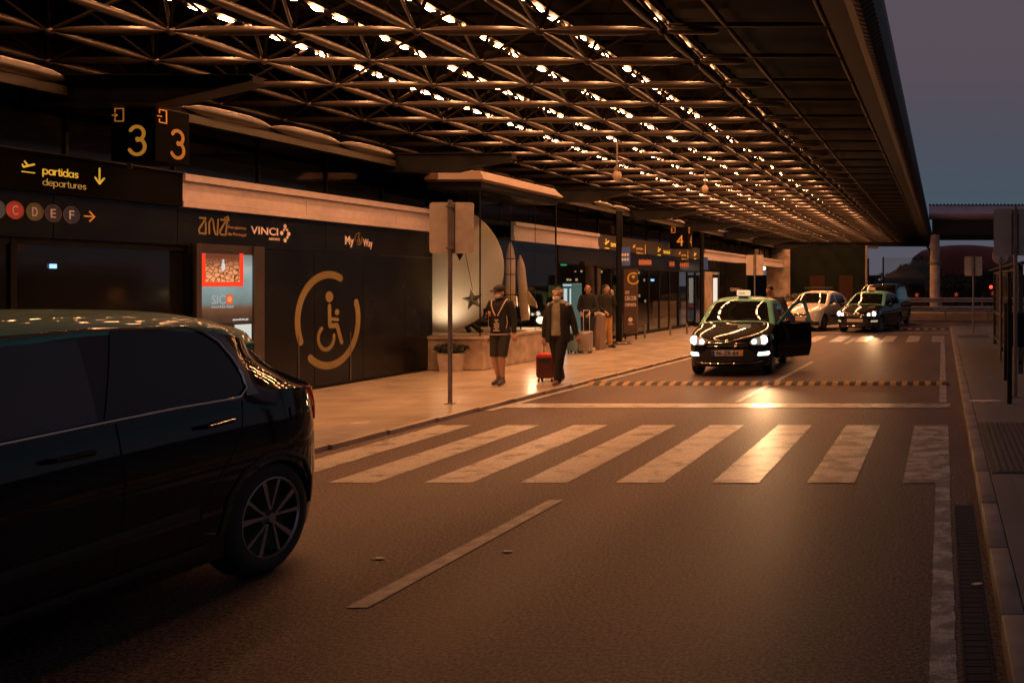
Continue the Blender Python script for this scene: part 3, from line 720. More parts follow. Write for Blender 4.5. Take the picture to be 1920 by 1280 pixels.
# ana / VINCI / My Way
def wt(mb, s, u0, u1, v, h, x=gx, thick=0, dz=0): return text_mesh(mb, s, M_wall(WY(u0, x), WZ(u0, v, x)+dz, x+.001), w=WY(u1, x)-WY(u0, x), h=h, thick=thick)
ana = thing('airport_company_sign', (gx, WY(400), 2.6), 'ochre angular three letter airport operator logo with small text', 'sign')
mb = MB(); M = M_wall(WY(371), WZ(371, 437)-.0, gx); H_ = .215
w_ = .028
stroke(mb, [(.02, H_), (.13, H_), (.01, .05), (.02, 0), (.13, 0), (.13, H_*.75)], w_, M)
stroke(mb, [(.19, 0), (.19, H_*.75), (.23, H_), (.26, H_*.9), (.28, .06), (.30, .0), (.34, 0), (.35, H_)], w_, M, .007)
stroke(mb, [(.40, H_), (.50, H_), (.38, .04), (.40, 0), (.49, 0), (.53, H_*1.25)], w_, M, .008)
stroke(mb, [(.46, H_*1.1), (.53, H_*1.25), (.55, H_*1.0)], w_*.7, M, .009)
mb.build('logo', M_OCHRE, ana)
mb = MB(); wt(mb, 'Aeroportos', 427, 461, 428, .045); wt(mb, 'de Portugal', 427, 461, 441, .045); mb.build('lettering', mat('letter_dim', (.45, .30, .18), .5, noise=0), ana)
vin = thing('vinci_airports_sign', (gx, WY(505), 2.6), 'cream VINCI AIRPORTS lettering with rounded block emblem', 'sign')
mb = MB(); wt(mb, 'VINCI', 470, 521, 438, .115, thick=.012); mb.build('lettering', M_LETTER, vin)
mb = MB(); wt(mb, 'AIRPORTS', 504, 524, 450, .038); mb.build('small_lettering', M_LETTER, vin)
mb = MB(); yc, zc = WY(534), WZ(534, 437)
for dy, dz, r_ in ((-.075, -.005, .034), (.08, -.01, .036), (.0, .105, .034), (.0, -.115, .034), (-.03, .045, .02), (.045, .05, .024), (.05, -.065, .024), (.0, .07, .02)):
    disc(mb, (0, 0), r_, M_wall(yc+dy, zc+dz, gx), .006, 8)
mb.build('emblem', M_LETTER, vin)
mw = thing('my_way_sign', (gx, WY(672), 2.6), 'cream My Way lettering round a small ring emblem', 'sign')
mb = MB(); wt(mb, 'My', 647, 663, 458, .15, thick=.01); mb.build('lettering', M_LETTER, mw)
mb = MB(); wt(mb, 'Way', 681, 698, 462, .14); mb.build('lettering', M_LETTER, mw)
def access_symbol(mb, M, r, w, inner=True):
    """broken ring with a wheelchair user, radius r"""
    stroke(mb, arc((0, 0), r, 68, 205, 30), w, M, .005)
    stroke(mb, arc((0, 0), r, 232-360+0, 22, 30)[0:], w, M, .0055)
    if inner:
        k = r/.78
        disc(mb, (-.0*k, .40*k), .095*k, M, .006)
        stroke(mb, [(0, .24*k), (.01*k, -.10*k), (.2*k, -.10*k), (.32*k, -.40*k)], .085*k, M, .007)
        stroke(mb, arc((-.08*k, -.30*k), .2*k, 125, 370, 20), .07*k, M, .0065)
        disc(mb, (.20*k, .13*k), .055*k, M, .006)
        stroke(mb, [(.04*k, .02*k), (.22*k, .0*k)], .06*k, M, .0072)
mb = MB(); access_symbol(mb, M_wall(WY(672), WZ(672, 448), gx), .10, .013); mb.build('emblem', M_OCHRE, mw)
mb = MB(); access_symbol(mb, M_wall(WY(617), WZ(617, 600), gx), .77, .125)
o = mb.build('accessibility_symbol', M_OCHRE, org=(gx, WY(617), .4)); tag(o, 'big ochre broken ring with wheelchair user on the dark wall', 'wall symbol')
# thin door edges on dark wall
for u in (558.5, 656):
    o = MB().box((gx, WY(u), .1), (gx+.012, WY(u)+.015, .95)).build('door_edge_strip', M_POLE, bld)

# ---------------- lit poster case
py0, py1 = WY(361), WY(480); px = WX+.10
pc = thing('poster_case', (px, (py0+py1)/2, .1), 'backlit street poster in a dark metal case with red framed picture', 'poster case')
mb = MB(); mb.box((WX+.001, py0, .10), (px, py1, 2.36)); mb.build('case', mat('case_grey', (.06, .05, .045), .4), pc)
fy0, fy1 = WY(366, px), WY(472, px); ztop, zbot = WZ(366, 474, px), WZ(472, 604, px)
def poster_mat():
    m = bpy.data.materials.new('poster_print'); m.use_nodes = True; n = m.node_tree; b = n.nodes['Principled BSDF']; L = n.links
    t = n.nodes.new('ShaderNodeTexCoord'); s = n.nodes.new('ShaderNodeSeparateXYZ'); L.new(t.outputs['Object'], s.inputs[0])
    r = n.nodes.new('ShaderNodeValToRGB'); mr = n.nodes.new('ShaderNodeMapRange'); mr.inputs[1].default_value = zbot-.1; mr.inputs[2].default_value = ztop-.1
    L.new(s.outputs['Z'], mr.inputs[0]); L.new(mr.outputs[0], r.inputs[0])
    E = r.color_ramp.elements; E[0].position = 0; E[0].color = (.03, .018, .012, 1); E[1].position = 1; E[1].color = (.12, .15, .15, 1)
    for p, c in ((.1, (.05, .028, .015)), (.22, (.10, .055, .03)), (.3, (.10, .16, .17)), (.55, (.15, .26, .28)), (.8, (.22, .32, .32))):
        e = E.new(p); e.color = c+(1,)
    ns = n.nodes.new('ShaderNodeTexNoise'); ns.inputs['Scale'].default_value = 3; L.new(t.outputs['Object'], ns.inputs['Vector'])
    mu = n.nodes.new('ShaderNodeMixRGB'); mu.blend_type = 'MULTIPLY'; mu.inputs[0].default_value = .6; L.new(r.outputs[0], mu.inputs[1]); L.new(ns.outputs['Fac'], mu.inputs[2])
    L.new(mu.outputs[0], b.inputs['Base Color']); L.new(mu.outputs[0], b.inputs['Emission Color']); b.inputs['Emission Strength'].default_value = 1.5; b.inputs['Roughness'].default_value = .3
    return m
def crack_mat():
    m = bpy.data.materials.new('cracked_earth_print'); m.use_nodes = True; n = m.node_tree; b = n.nodes['Principled BSDF']; L = n.links
    t = n.nodes.new('ShaderNodeTexCoord'); v = n.nodes.new('ShaderNodeTexVoronoi'); v.feature = 'DISTANCE_TO_EDGE'; v.inputs['Scale'].default_value = 11
    mp = n.nodes.new('ShaderNodeMapping'); mp.inputs['Scale'].default_value = (1, 1, 1.6)
    L.new(t.outputs['Object'], mp.inputs[0]); L.new(mp.outputs[0], v.inputs['Vector'])
    r = n.nodes.new('ShaderNodeValToRGB'); r.color_ramp.elements[0].position = .01; r.color_ramp.elements[0].color = (.05, .02, .01, 1); r.color_ramp.elements[1].position = .12; r.color_ramp.elements[1].color = (.62, .32, .15, 1)
    sp_ = n.nodes.new('ShaderNodeSeparateXYZ'); L.new(t.outputs['Object'], sp_.inputs[0]); mq = n.nodes.new('ShaderNodeMapRange'); mq.inputs[1].default_value = ztop-.28-.1; mq.inputs[2].default_value = ztop-.05-.1; L.new(sp_.outputs['Z'], mq.inputs[0])
    mxx = n.nodes.new('ShaderNodeMixRGB'); mxx.inputs[2].default_value = (.10, .035, .02, 1); L.new(mq.outputs[0], mxx.inputs[0]); L.new(r.outputs[0], mxx.inputs[1]); L.new(v.outputs['Distance'], r.inputs[0]); L.new(mxx.outputs[0], b.inputs['Base Color']); L.new(mxx.outputs[0], b.inputs['Emission Color']); b.inputs['Emission Strength'].default_value = .8; return m
    L.new(v.outputs['Distance'], r.inputs[0]); L.new(r.outputs[0], b.inputs['Base Color']); L.new(r.outputs[0], b.inputs['Emission Color']); b.inputs['Emission Strength'].default_value = .8
    return m
pr = MB().box((px+.001, fy0, zbot), (px+.008, fy1, ztop)).build('poster', poster_mat(), pc)
x_ = px+.008
def prect(mb, u0, u1, v0, v1, off, mi=0):
    a, b = WY(u0, x_), WY(u1, x_); m_ = (u0+u1)/2; mb.box((x_, a, WZ(m_, v1, x_)), (x_+off, b, WZ(m_, v0, x_)), mi)
mb = MB(); prect(mb, 377, 385, 475, 537, .003); prect(mb, 449, 456, 475, 537, .0032); prect(mb, 385.05, 448.95, 528.5, 537, .0034); mb.build('red_frame', mat('poster_red', (.6, .04, .015), .4, noise=0, emit=(.8, .05, .015), estr=.75), pc)
mb = MB(); prect(mb, 385.05, 448.95, 476, 528.4, .003); mb.build('picture', crack_mat(), pc)
M_WH = emi('poster_white', (.8, .8, .75), .8)
mb = MB(); cy_, cz_ = WY(418, x_), WZ(418, 500, x_)
mb.ell((x_+.006, cy_, cz_), (.004, .035, .065), 12, 8).ell((x_+.006, cy_, cz_+.085), (.004, .018, .022), 10, 6); mb.build('white_figure', M_WH, pc)
mb = MB(); text_mesh(mb, 'SIC', M_wall(WY(397, x_), WZ(397, 570, x_), x_+.002), w=WY(422, x_)-WY(397, x_), h=.125, thick=.01)
text_mesh(mb, 'notícias', M_wall(WY(397, x_), WZ(397, 578, x_), x_+.002), w=WY(438, x_)-WY(397, x_), h=.05)
mb.build('channel_lettering', emi('poster_grey', (.6, .62, .6), .55), pc)
mb = MB(); prect(mb, 424, 436, 552, 570, .004); mb.build('red_logo_square', emi('poster_logo_red', (.9, .12, .03), .8), pc)
mb = MB(); disc(mb, (0, 0), .045, M_wall(WY(430, x_), WZ(430, 561, x_), x_+.004), .002, 16); mb.build('logo_swirl', emi('poster_logo_orange', (1, .35, .12), .8), pc)
mb = MB(); text_mesh(mb, 'sicnoticias.pt', M_wall(WY(436, x_), WZ(436, 601, x_), x_+.002), w=.30, h=.03); mb.build('web_lettering', M_WH, pc)
mb = MB(); prect(mb, 440, 471, 608, 640, .004); mb.build('white_lower_panel', emi('lower_white', (.75, .8, .72), .8), pc)
mb = MB(); text_mesh(mb, 'JCDecaux', M_wall(WY(408, px), WZ(408, 470, px), px+.002), w=.26, h=.035); mb.build('case_lettering', M_POLE, pc)
mb = MB(); mb.box((px, py0, .1), (px+.03, fy0-.01, 2.36)).box((px, fy1+.01, .1), (px+.03, py1, 2.36)); mb.build('case_frame', mat('case_frame_m', (.12, .10, .085), .35, metal=.5), pc)

# ---------------- number boxes under the cantilevers
def number_box(D, ul, ur, vt, vb, num, label, side_u):
    xa, xb = X(ul, D), X(ur, D); zt_, zb_ = Z(vt, D), Z(vb, D); w = xb-xa
    t = thing('number_box', ((xa+xb)/2, D, zb_), label, 'stop sign box', 'numbered stop boxes')
    MB().rbox((xa, D, zb_), (xb, D+w*.95, zt_), .01).build('box', M_SIGNBLACK, t)
    h = zt_-zb_
    mb = MB(); mb.path([(xa+w/2, D+w/2, zt_), (xa+w/2, D+w/2, zt_+.06)], .03, 8); mb.box((xa+.05, D+w*.3, zb_-.07), (xa+.1, D+w*.36, zb_)); mb.build('hanger', M_POLE, t)
    mb = MB(); (text_stroke(mb, num, M_front(xa+w*.40, D-.002, zb_+h*.12), w*.35, .20) if num == '3' else text_mesh(mb, num, M_front(xa+w*.38, D-.002, zb_+h*.12), w=w*.36, h=h*.50)); mb.build('number', mat('number_orange', (.45, .2, .03), .5, noise=0, emit=(1, .42, .04), estr=.28), t)
    mb = MB(); s = w*.19; M = M_front(xa+w*.10, D-.002, zt_-h*.27)
    stroke(mb, [(0, s*.35), (0, 0), (s, 0), (s, s*1.5), (0, s*1.5), (0, s*1.1)], s*.13, M); stroke(mb, [(-s*.3, s*.7), (s*.3, s*.7)], s*.12, M); stroke(mb, [(0, s*.5), (s*.3, s*.7), (0, s*.9)], s*.1, M, .007); mb.build('exit_symbol', M_ORANGE, t)
    mb = MB(); (text_stroke(mb, num, M_wall(D+w*.40, zb_+h*.12, xb+.002), w*.35, .20) if num == '3' else text_mesh(mb, num, M_wall(D+w*.38, zb_+h*.12, xb+.002), w=w*.36, h=h*.50)); mb.build('number', mat('number_orange_dim', (.3, .13, .03), .5, noise=0, emit=(1, .36, .04), estr=.16), t)
    mb = MB(); M = M_wall(D+w*.10, zt_-h*.27, xb+.002)
    stroke(mb, [(0, s*.35), (0, 0), (s, 0), (s, s*1.5), (0, s*1.5), (0, s*1.1)], s*.13, M); stroke(mb, [(-s*.3, s*.7), (s*.3, s*.7)], s*.12, M); mb.build('exit_symbol', M_ORANGE, t)
number_box(11.15, 208, 291, 200, 302, '3', 'black hanging box with orange number 3 above the departures fascia', 357)
number_box(34.2, 1256, 1290, 425, 466, '4', 'black hanging box with yellow number 4 further down the terminal', 1297)

# ---------------- far fascia signs
fs = thing('far_terminal_sign', (FX, WY(1200), 3.05), 'row of small yellow terminal lettering and symbols on the distant fascia', 'sign')
def fsign(u, v, word, w_px):
    mb = MB(); s = .24; y = WY(u, FX); plane_icon(mb, y, WZ(u, v, FX), s*1.4, FX+.002)
    text_mesh(mb, word, M_wall(WY(u+11, FX), WZ(u+11, v-3, FX), FX+.002), w=WY(u+11+w_px, FX)-WY(u+11, FX), h=.16, thick=.012); mb.build('lettering', M_YEL, fs)
fsign(1134, 465, 'terminal', 18); fsign(1233, 478, 'terminal', 12); fsign(1301, 485, 'terminal', 9)
for u, v in ((1187, 468), (1273, 480)):
    mb = MB(); y = WY(u, FX); z = WZ(u, v, FX)
    stroke(mb, [(0, .08), (.18, .14)], .08, M_wall(y, z, FX+.002)); text_mesh(mb, 'partidas', M_wall(y+.35, z+.02, FX+.002), w=.65, h=.09); text_mesh(mb, 'departures', M_wall(y+.35, z-.12, FX+.002), w=.7, h=.07)
    stroke(mb, [(1.25, -.1), (1.25, .2)], .06, M_wall(y, z, FX+.002)); mb.build('lettering', M_YELDIM, fs)
mb = MB()
for u0, n_, v in ((1199, 7, 492), (1256, 3, 495), (1276, 5, 497)):
    for k in range(n_):
        u = u0+k*3.4; disc(mb, (0, 0), .10, M_wall(WY(u), WZ(u, v), gx), .01, 14)
mb.build('gate_badges', mat('badge_far', (.4, .12, .05), .5, noise=0, emit=(1, .25, .08), estr=.12), fs)

# ---------------- free standing info pole + info board
D = DG(645, SWZ)
ip = thing('information_pole', (X(1161, D), D, SWZ), 'dark round pole on a flat base with blue timetable flag', 'information pole', 'information poles')
xx = X(1161, D)
MB().path([(xx, D, SWZ+.04), (xx, D, 3.9)], .09, 14).build('pole', M_BLACK, ip, smooth=True)
MB().lathe([(.02, .0), (.36, .0), (.37, .03), (.33, .075), (.1, .085)], (xx, D, SWZ), 'z', 24).build('base_plate', mat('base_plate', (.10, .09, .08), .25, metal=.6), ip, smooth=True)
mb = MB(); xa, xb = X(1164, D), X(1181, D); mb.box((xa, D-.03, Z(498, D)), (xb, D+.03, Z(463, D))); fl_ = mb.build('timetable_flag', mat('timetable_blue', (.05, .08, .16), .4, emit=(.12, .2, .4), estr=.12), ip)
mb = MB(); 
for r_ in range(2):
    for c_ in range(3): mb.box((xa+.04+c_*.075, D-.036, Z(489-r_*9, D)), (xa+.09+c_*.075, D-.031, Z(484-r_*9, D)))
mb.build('pictogram', M_LETTER, fl_)
D = 38.0; xx = X(1316, D)
ip2 = thing('information_pole', (xx, D, SWZ), 'further information pole by the stone pier with small blue flag', 'information pole', 'information poles')
MB().path([(xx, D, SWZ+.04), (xx, D, 3.9)], .09, 12).build('pole', M_BLACK, ip2, smooth=True)
MB().lathe([(.02, .0), (.36, .0), (.37, .03), (.33, .075), (.1, .085)], (xx, D, SWZ), 'z', 20).build('base_plate', MATS['base_plate'], ip2, smooth=True)
MB().box((X(1318, D), D-.03, Z(506, D)), (X(1327, D), D+.03, Z(482, D))).build('timetable_flag', MATS['timetable_blue'], ip2)
# board
D = 29.0; xa, xb = X(1169, D), X(1195, D)
ib = thing('camera_notice_board', ((xa+xb)/2, D, SWZ), 'tall brown notice board with round symbol and pale lines of lettering', 'notice board')
MB().rbox((xa, D, Z(625, D)), (xb, D+.06, Z(505, D)), .01).build('board', mat('board_brown', (.11, .07, .045), .4, noise=.2), ib)
mb = MB(); mb.box((xa+.03, D+.01, SWZ), (xa+.07, D+.05, Z(625, D)-.001)).box((xb-.07, D+.01, SWZ), (xb-.03, D+.05, Z(625, D)-.001)); mb.build('foot', M_BLACK, ib)
mb = MB(); w = xb-xa
text_mesh(mb, 'com', M_front(xa+.05, D-.002, Z(551, D)), w=w*.3, h=.14, thick=.01); text_mesh(mb, 'CAR-COM', M_front(xa+.05, D-.002, Z(563, D)), w=w*.8, h=.14, thick=.01)
text_mesh(mb, 'camera', M_front(xa+.05, D-.002, Z(574, D)), w=w*.8, h=.14, thick=.012); disc(mb, (0, 0), .07, M_front(xa+w*.5, D-.002, Z(599, D)), .006)
text_mesh(mb, 'info', M_front(xa+w*.35, D-.002, Z(609, D)), w=w*.35, h=.07)
mb.build('lettering', M_LETTER, ib)
mb = MB(); stroke(mb, arc((0, 0), .17, 60, 330, 20), .045, M_front(xa+w*.72, D-.002, Z(522, D))); disc(mb, (0, .02), .05, M_front(xa+w*.72, D-.002, Z(520, D)), .006); mb.build('round_symbol', M_YELDIM, ib)

# ---------------- sign posts (backs of signs)
M_PANELMETAL = M_SIGNBACK
def sign_post(x, y, z0, zt, zb, w, label, half=True):
    t = thing('sign_post', (x, y, z0), label, 'sign post', 'sign posts with grey backed panels')
    MB().path([(x, y, z0), (x, y, zt+.03)], .03, 12).build('pole', M_POLE, t, smooth=True)
    MB().rbox((x-.06, y-.06, z0+.0), (x+.06, y+.06, z0+.012), .004, 1).build('foot_plate', M_POLE, t)
    # rounded panel behind the pole
    r_ = .05; pts = []
    for cx_, cz_, a in ((w/2-r_, (zt-zb)/2-r_, 0), (-w/2+r_, (zt-zb)/2-r_, 90), (-w/2+r_, -(zt-zb)/2+r_, 180), (w/2-r_, -(zt-zb)/2+r_, 270)):
        for k in range(5): pts.append((x+cx_+r_*math.cos(R(a+k*22.5)), (zt+zb)/2+cz_+r_*math.sin(R(a+k*22.5))))
    pn = MB().prism(pts, 'xz', y+.036, y+.05).build('panel', M_PANELMETAL, t)
    mb = MB(); mb.box((x-.055, y+.032, zb+.02), (x-.035, y+.0355, zt-.02)).box((x+.035, y+.032, zb+.02), (x+.055, y+.0355, zt-.02)); mb.build('channel', mat('channel_dark', (.10, .08, .07), .5), pn)
    mb = MB()
    for z in (zb+.06, zt-.08): mb.box((x-.05, y-.035, z), (x+.05, y+.033, z+.03))
    mb.build('bracket', M_POLE, t)
    return t
D = DG(757, SWZ); sign_post(X(844, D), D, SWZ, Z(379, D), Z(475, D), .645, 'grey sign post on the tiled sidewalk before the showcase')
D = 35.5; sign_post(X(1415, D), D, SWZ, Z(478, D), Z(516, D), .66, 'grey sign post behind the taxi with open door')
D = DG(625, .12); sign_post(X(1825, D), D, .12, Z(481, D), Z(517, D), .60, 'smaller sign post at the far end of the right pavement')
D = DG(745, .12); sign_post(X(1904, D), D, .12, Z(391, D), Z(479, D), .64, 'near sign post cut by the right edge of the photo')
D = 20.0; x = X(1876, D)
t = thing('round_sign_post', (x, D, .12), 'round backed sign on a thin post behind the near right sign', 'sign post')
MB().path([(x, D, .12), (x, D, Z(480, D))], .028, 8).build('pole', M_POLE, t)
MB().lathe([(.02, 0), (.175, 0), (.18, .008), (.175, .016), (.02, .016)], (x, D+.04, Z(480, D)), 'y', 28).build('disc', mat('round_back', (.5, .45, .42), .5), t)

# ---------------- planter pot
D = DG(697, SWZ); x = X(838, D)
pt = thing('potted_plant', (x, D, SWZ), 'square tapered white pot with dark flat spreading plant by the showcase', 'plant pot')
mb = MB()
def sqr(h, z): return [Vector((x+a*h, D+.2+b*h, z)) for a, b in ((-1, -1), (1, -1), (1, 1), (-1, 1))]
mb.rings([sqr(.165, SWZ), sqr(.20, SWZ+.33), sqr(.20, SWZ+.36), sqr(.17, SWZ+.36), sqr(.16, SWZ+.30)], True); mb.build('pot', mat('pot_white', (.6, .52, .42), .6, noise=.2), pt)
def leaves(mb, c, rr, n, s, flat=1, seed=1):
    rd = random.Random(seed)
    for _ in range(n):
        while True:
            q = Vector((rd.uniform(-1, 1), rd.uniform(-1, 1), rd.uniform(-1, 1)))
            if q.length < 1: break
        q = q*(.55+.45*rd.random())/max(q.length, .3) if rd.random() < .6 else q
        p = Vector(c)+Vector((q.x*rr[0], q.y*rr[1], q.z*rr[2]))
        a = Vector((rd.gauss(0, 1), rd.gauss(0, 1), rd.gauss(0, 1)*flat)).normalized(); b = a.orthogonal().normalized()
        l = s*rd.uniform(.6, 1.3); mb.add([p-a*l, p+b*l*.35, p+a*l, p-b*l*.35], [(0, 1, 2, 3)])
M_LEAF = mat('leaf_dark', (.03, .04, .02), .6, noise=.4, nscale=3)
mb = MB(); leaves(mb, (x-.02, D+.2, SWZ+.46), (.33, .3, .08), 700, .05, .5, 4); mb.build('foliage', M_LEAF, pt, recalc=False)
# ---------------- suitcase builder
def suitcase(x, y, z, w, d, h, m, label, hh=.45, rz=0, tilt=0, name='suitcase', ribs=True, soft=False):
    t = thing(name, (x, y, z), label, 'suitcase', None, rz, True)
    mb = MB(); mb.rbox((-w/2, -d/2, .06), (w/2, d/2, h), .04 if not soft else .06, 3); b_ = mb.build('shell', m, t, smooth=True)
    if ribs:
        mb = MB(); n = 9
        for k in range(n): xx = -w/2+.05+(w-.1)*k/(n-1); mb.rbox((xx-.008, -d/2-.006, .10), (xx+.008, -d/2+.004, h-.05), .003, 1)
        mb.build('ribs', m, t)
    for sx in (-1, 1):
        for sy in (-1, 1): MB().lathe([(.005, -.014), (.028, -.012), (.03, 0), (.028, .012), (.005, .014)], (sx*(w/2-.05), sy*(d/2-.04), .03), 'x', 12).build('wheel', M_PLASTIC, t)
    mb = MB()
    for sx in (-1, 1): mb.path([(sx*w*.24, d/2-.05, h-.02), (sx*w*.24, d/2-.05, h+hh)], .008, 6)
    mb.path([(-w*.26, d/2-.05, h+hh), (w*.26, d/2-.05, h+hh)], .014, 8); mb.build('handle', mat('alu_rod', (.5, .47, .43), .3, metal=.7) if ribs else M_PLASTIC, t)
    return t, b_
D = DG(716, SWZ); x = X(1021, D)
t, b_ = suitcase(x, D+.1, SWZ, .335, .22, .50, mat('suitcase_dark_red', (.10, .016, .012), .35, noise=.2), 'dark red wheeled suitcase pulled by the masked woman', hh=.36, ribs=False, soft=True)
MB().rbox((-.155, -.115, .40), (.155, .115, .515), .05, 3).build('top_lid', mat('suitcase_red', (.55, .035, .02), .4, noise=.1), t, smooth=True)
MB().rbox((-.08, -.125, .33), (.08, -.095, .42), .01).build('pocket', M_PLASTIC, t)
D = DG(662, SWZ)
t, b_ = suitcase(X(1098, D), D, SWZ, .32, .22, .56, mat('suitcase_silver', (.36, .31, .28), .3, metal=.5, noise=.1), 'silver ribbed cabin suitcase with raised handle beside the bald man', hh=.52)
D = DG(663, SWZ)
t, b_ = suitcase(X(1072, D), D+.1, SWZ, .28, .25, .62, mat('suitcase_blue', (.16, .30, .36), .4, noise=.15), 'pale blue suitcase standing behind the masked woman', hh=.05, soft=True, ribs=False)
MB().rbox((-.09, -.14, .33), (.06, -.12, .5), .01).build('pocket', M_PLASTIC, t)
# litter bin
D = DG(656, SWZ); xa, xb = X(1106, D), X(1121, D)
tb = thing('litter_bin', ((xa+xb)/2, D, SWZ), 'brown square litter bin with pale bag on top beside the silver suitcase', 'litter bin')
MB().rbox((xa, D, SWZ), (xb+.06, D+.4, SWZ+.9), .02).build('body', mat('bin_brown', (.22, .15, .11), .4, noise=.2), tb)
mb = MB(); leaves(mb, ((xa+xb)/2+.02, D+.18, SWZ+.94), (.17, .15, .05), 60, .09, .3, 9); mb.build('bag', mat('bag_white', (.6, .55, .48), .6), tb, recalc=False)
o = MB().rbox((X(1113, D)-.02, D-.5, SWZ), (X(1121, D)+.04, D-.25, SWZ+.09), .03, 2).build('shoe_bag', mat('bag_white', (.6, .5, .4)), smooth=True, org=(X(1117, D), D-.4, SWZ)); tag(o, 'small white bag lying on the floor beside the silver suitcase', 'bag')
# vending machine
D = 25.6; xa, xb = X(1054, D), X(1073, D)
vm = thing('vending_machine', ((xa+xb)/2, D, SWZ), 'lit blue and white vending machine inside the entrance', 'vending machine')
MB().rbox((xa, D, SWZ), (xb, D+.7, Z(531, D)), .02).build('cabinet', mat('vend_blue', (.04, .16, .20), .35, emit=(.06, .30, .38), estr=.15), vm)
mb = MB(); mb.box((xa+.05, D-.012, Z(640, D)), (xa+.14, D-.001, Z(541, D))).box((xa+.21, D-.012, Z(620, D)), (xa+.25, D-.001, Z(541, D))); mb.box((xa+.03, D-.012, Z(536, D)), (xb-.02, D-.001, Z(533, D))); mb.build('light_panel', emi('vend_white', (.75, .85, .8), .7), vm)
# exit sign green over entrance
D = 26.5; o = MB().box((X(1051, D), D, Z(498, D)), (X(1062, D), D+.04, Z(494, D))).build('exit_light', emi('exit_green', (.02, .6, .16), .5), org=(X(1056, D), D, Z(498, D))); tag(o, 'tiny glowing green exit light over the entrance', 'exit light')
MB().box((X(1051, D), D+.05, Z(500, D)), (X(1095, D), D+.09, Z(490, D))).build('entrance_header', M_BLACK, bld)
box1('entrance_header', (WX-.3, 26.3, 2.6), (WX-.02, 27.6, 2.84), M_BLACK, bld)
# bollards
for i, (u, v) in enumerate(((1209, 634), (1257, 629), (1288, 626))):
    D = DG(v, SWZ); x = X(u, D)
    o = MB().lathe([(.035, 0), (.035, .40), (.03, .43), (.01, .44)], (x, D, SWZ), 'z', 12).build('bollard', M_POLE, smooth=True, org=(x, D, SWZ))
    tag(o, ['steel bollard nearest the notice board at the shopfront', 'middle steel bollard in front of the shopfront glass', 'steel bollard nearest the taxi by the shopfront glass'][i], 'bollard', 'small bollards along the shopfront')
# small blue screen in entrance
D = WY(95, -10.44)
o = MB().box((-10.455, D, WZ(100, 503, -10.44)), (-10.44, D+.075, WZ(100, 495, -10.44))).build('info_screen', emi('screen_blue', (.25, .5, 1), 2.2), org=(-10.45, D, 1.9)); tag(o, 'tiny glowing blue screen in the dark entrance', 'screen')
o = MB().box((-10.6, WY(287, -10.6), 1.45), (-10.58, WY(287, -10.6)+.03, 1.48)).build('signal_light', emi('signal_orange', (1, .3, .05), 1.0), org=(-10.6, WY(287, -10.6), 1.45)); tag(o, 'tiny orange signal light beside the poster case', 'signal light')
D = WY(1220, -11.2)
o = MB().box((-11.2, D, WZ(1220, 527, -11.2)), (-11.17, D+.35, WZ(1220, 523, -11.2))).build('info_screen', emi('screen_blue', (.25, .5, 1), 1.5), org=(-11.2, D, 1.9)); tag(o, 'small blue screen behind the far shopfront glass', 'screen')
# kiosk inside the shopfront
kx = -12.2
kk = thing('kiosk_counter', (kx, 34, .05), 'dark kiosk counter with lit green menu panels behind the shopfront glass', 'kiosk')
MB().box((kx-.5, 30, .05), (kx, 39, 1.0)).build('counter', mat('kiosk_brown', (.12, .08, .05), .5), kk)
mb = MB()
for y in (30.6, 34.2, 35.4, 36.6): mb.box((kx-.9, y, 1.35), (kx-.86, y+.9, 1.75))
mb.build('menu_panel', emi('menu_green', (.35, .33, .05), .10), kk)
rd = random.Random(5); mb = MB()
for k in range(26): y = rd.uniform(30, 39); z = rd.choice((1.02, 1.25, 1.9, 2.2)); mb.box((kx-.3, y, z), (kx-.25, y+rd.uniform(.03, .08), z+rd.uniform(.03, .12)))
mb.build('small_lights', emi('kiosk_glow', (.9, .55, .3), .45), kk)
# far lightbox
D0_, D1_ = WY(1336, -10.2), WY(1345, -10.2)
lb = thing('lit_poster_column', (-10.2, 40, SWZ), 'far white lit poster column with red foot beside the stone pier', 'lightbox')
MB().box((X(1335, 40), 40.06, SWZ), (X(1346, 40), 40.3, Z(515, 40))).build('case', M_BLACK, lb)
MB().box((X(1336.5, 40), 40.04, Z(568, 40)), (X(1344.5, 40), 40.059, Z(521, 40))).build('light_panel', emi('lb_white', (1, .85, .7), .9), lb)
MB().box((X(1336.5, 40), 40.04, Z(576, 40)), (X(1344.5, 40), 40.059, Z(569, 40))).build('red_strip', emi('lb_red', (.8, .08, .03), .6), lb)
D = 50; o = MB().box((X(1393, D), D, Z(553, D)), (X(1399, D), D+.1, Z(521, D))).build('wall_light_panel', mat('cream_panel', (.6, .45, .33), .5, emit=(1, .55, .3), estr=.15), org=(X(1396, D), D, Z(553, D))); tag(o, 'narrow cream upright panel on the far dark wall', 'panel')
mb = MB(); text_mesh(mb, 'TERMINAL 1', M_front(X(1369, 44), 44, Z(546, 44)), w=X(1391, 44)-X(1369, 44), h=.16); o = mb.build('far_lettering', M_LETTER, org=(X(1369, 44), 44, Z(546, 44))); tag(o, 'small cream lettering on the distant dark wall', 'lettering')
mb = MB().box((X(1360, 44), 44.02, SWZ), (X(1398, 44), 44.1, 2.8)); mb.build('dark_wall', M_BLACK, bld)
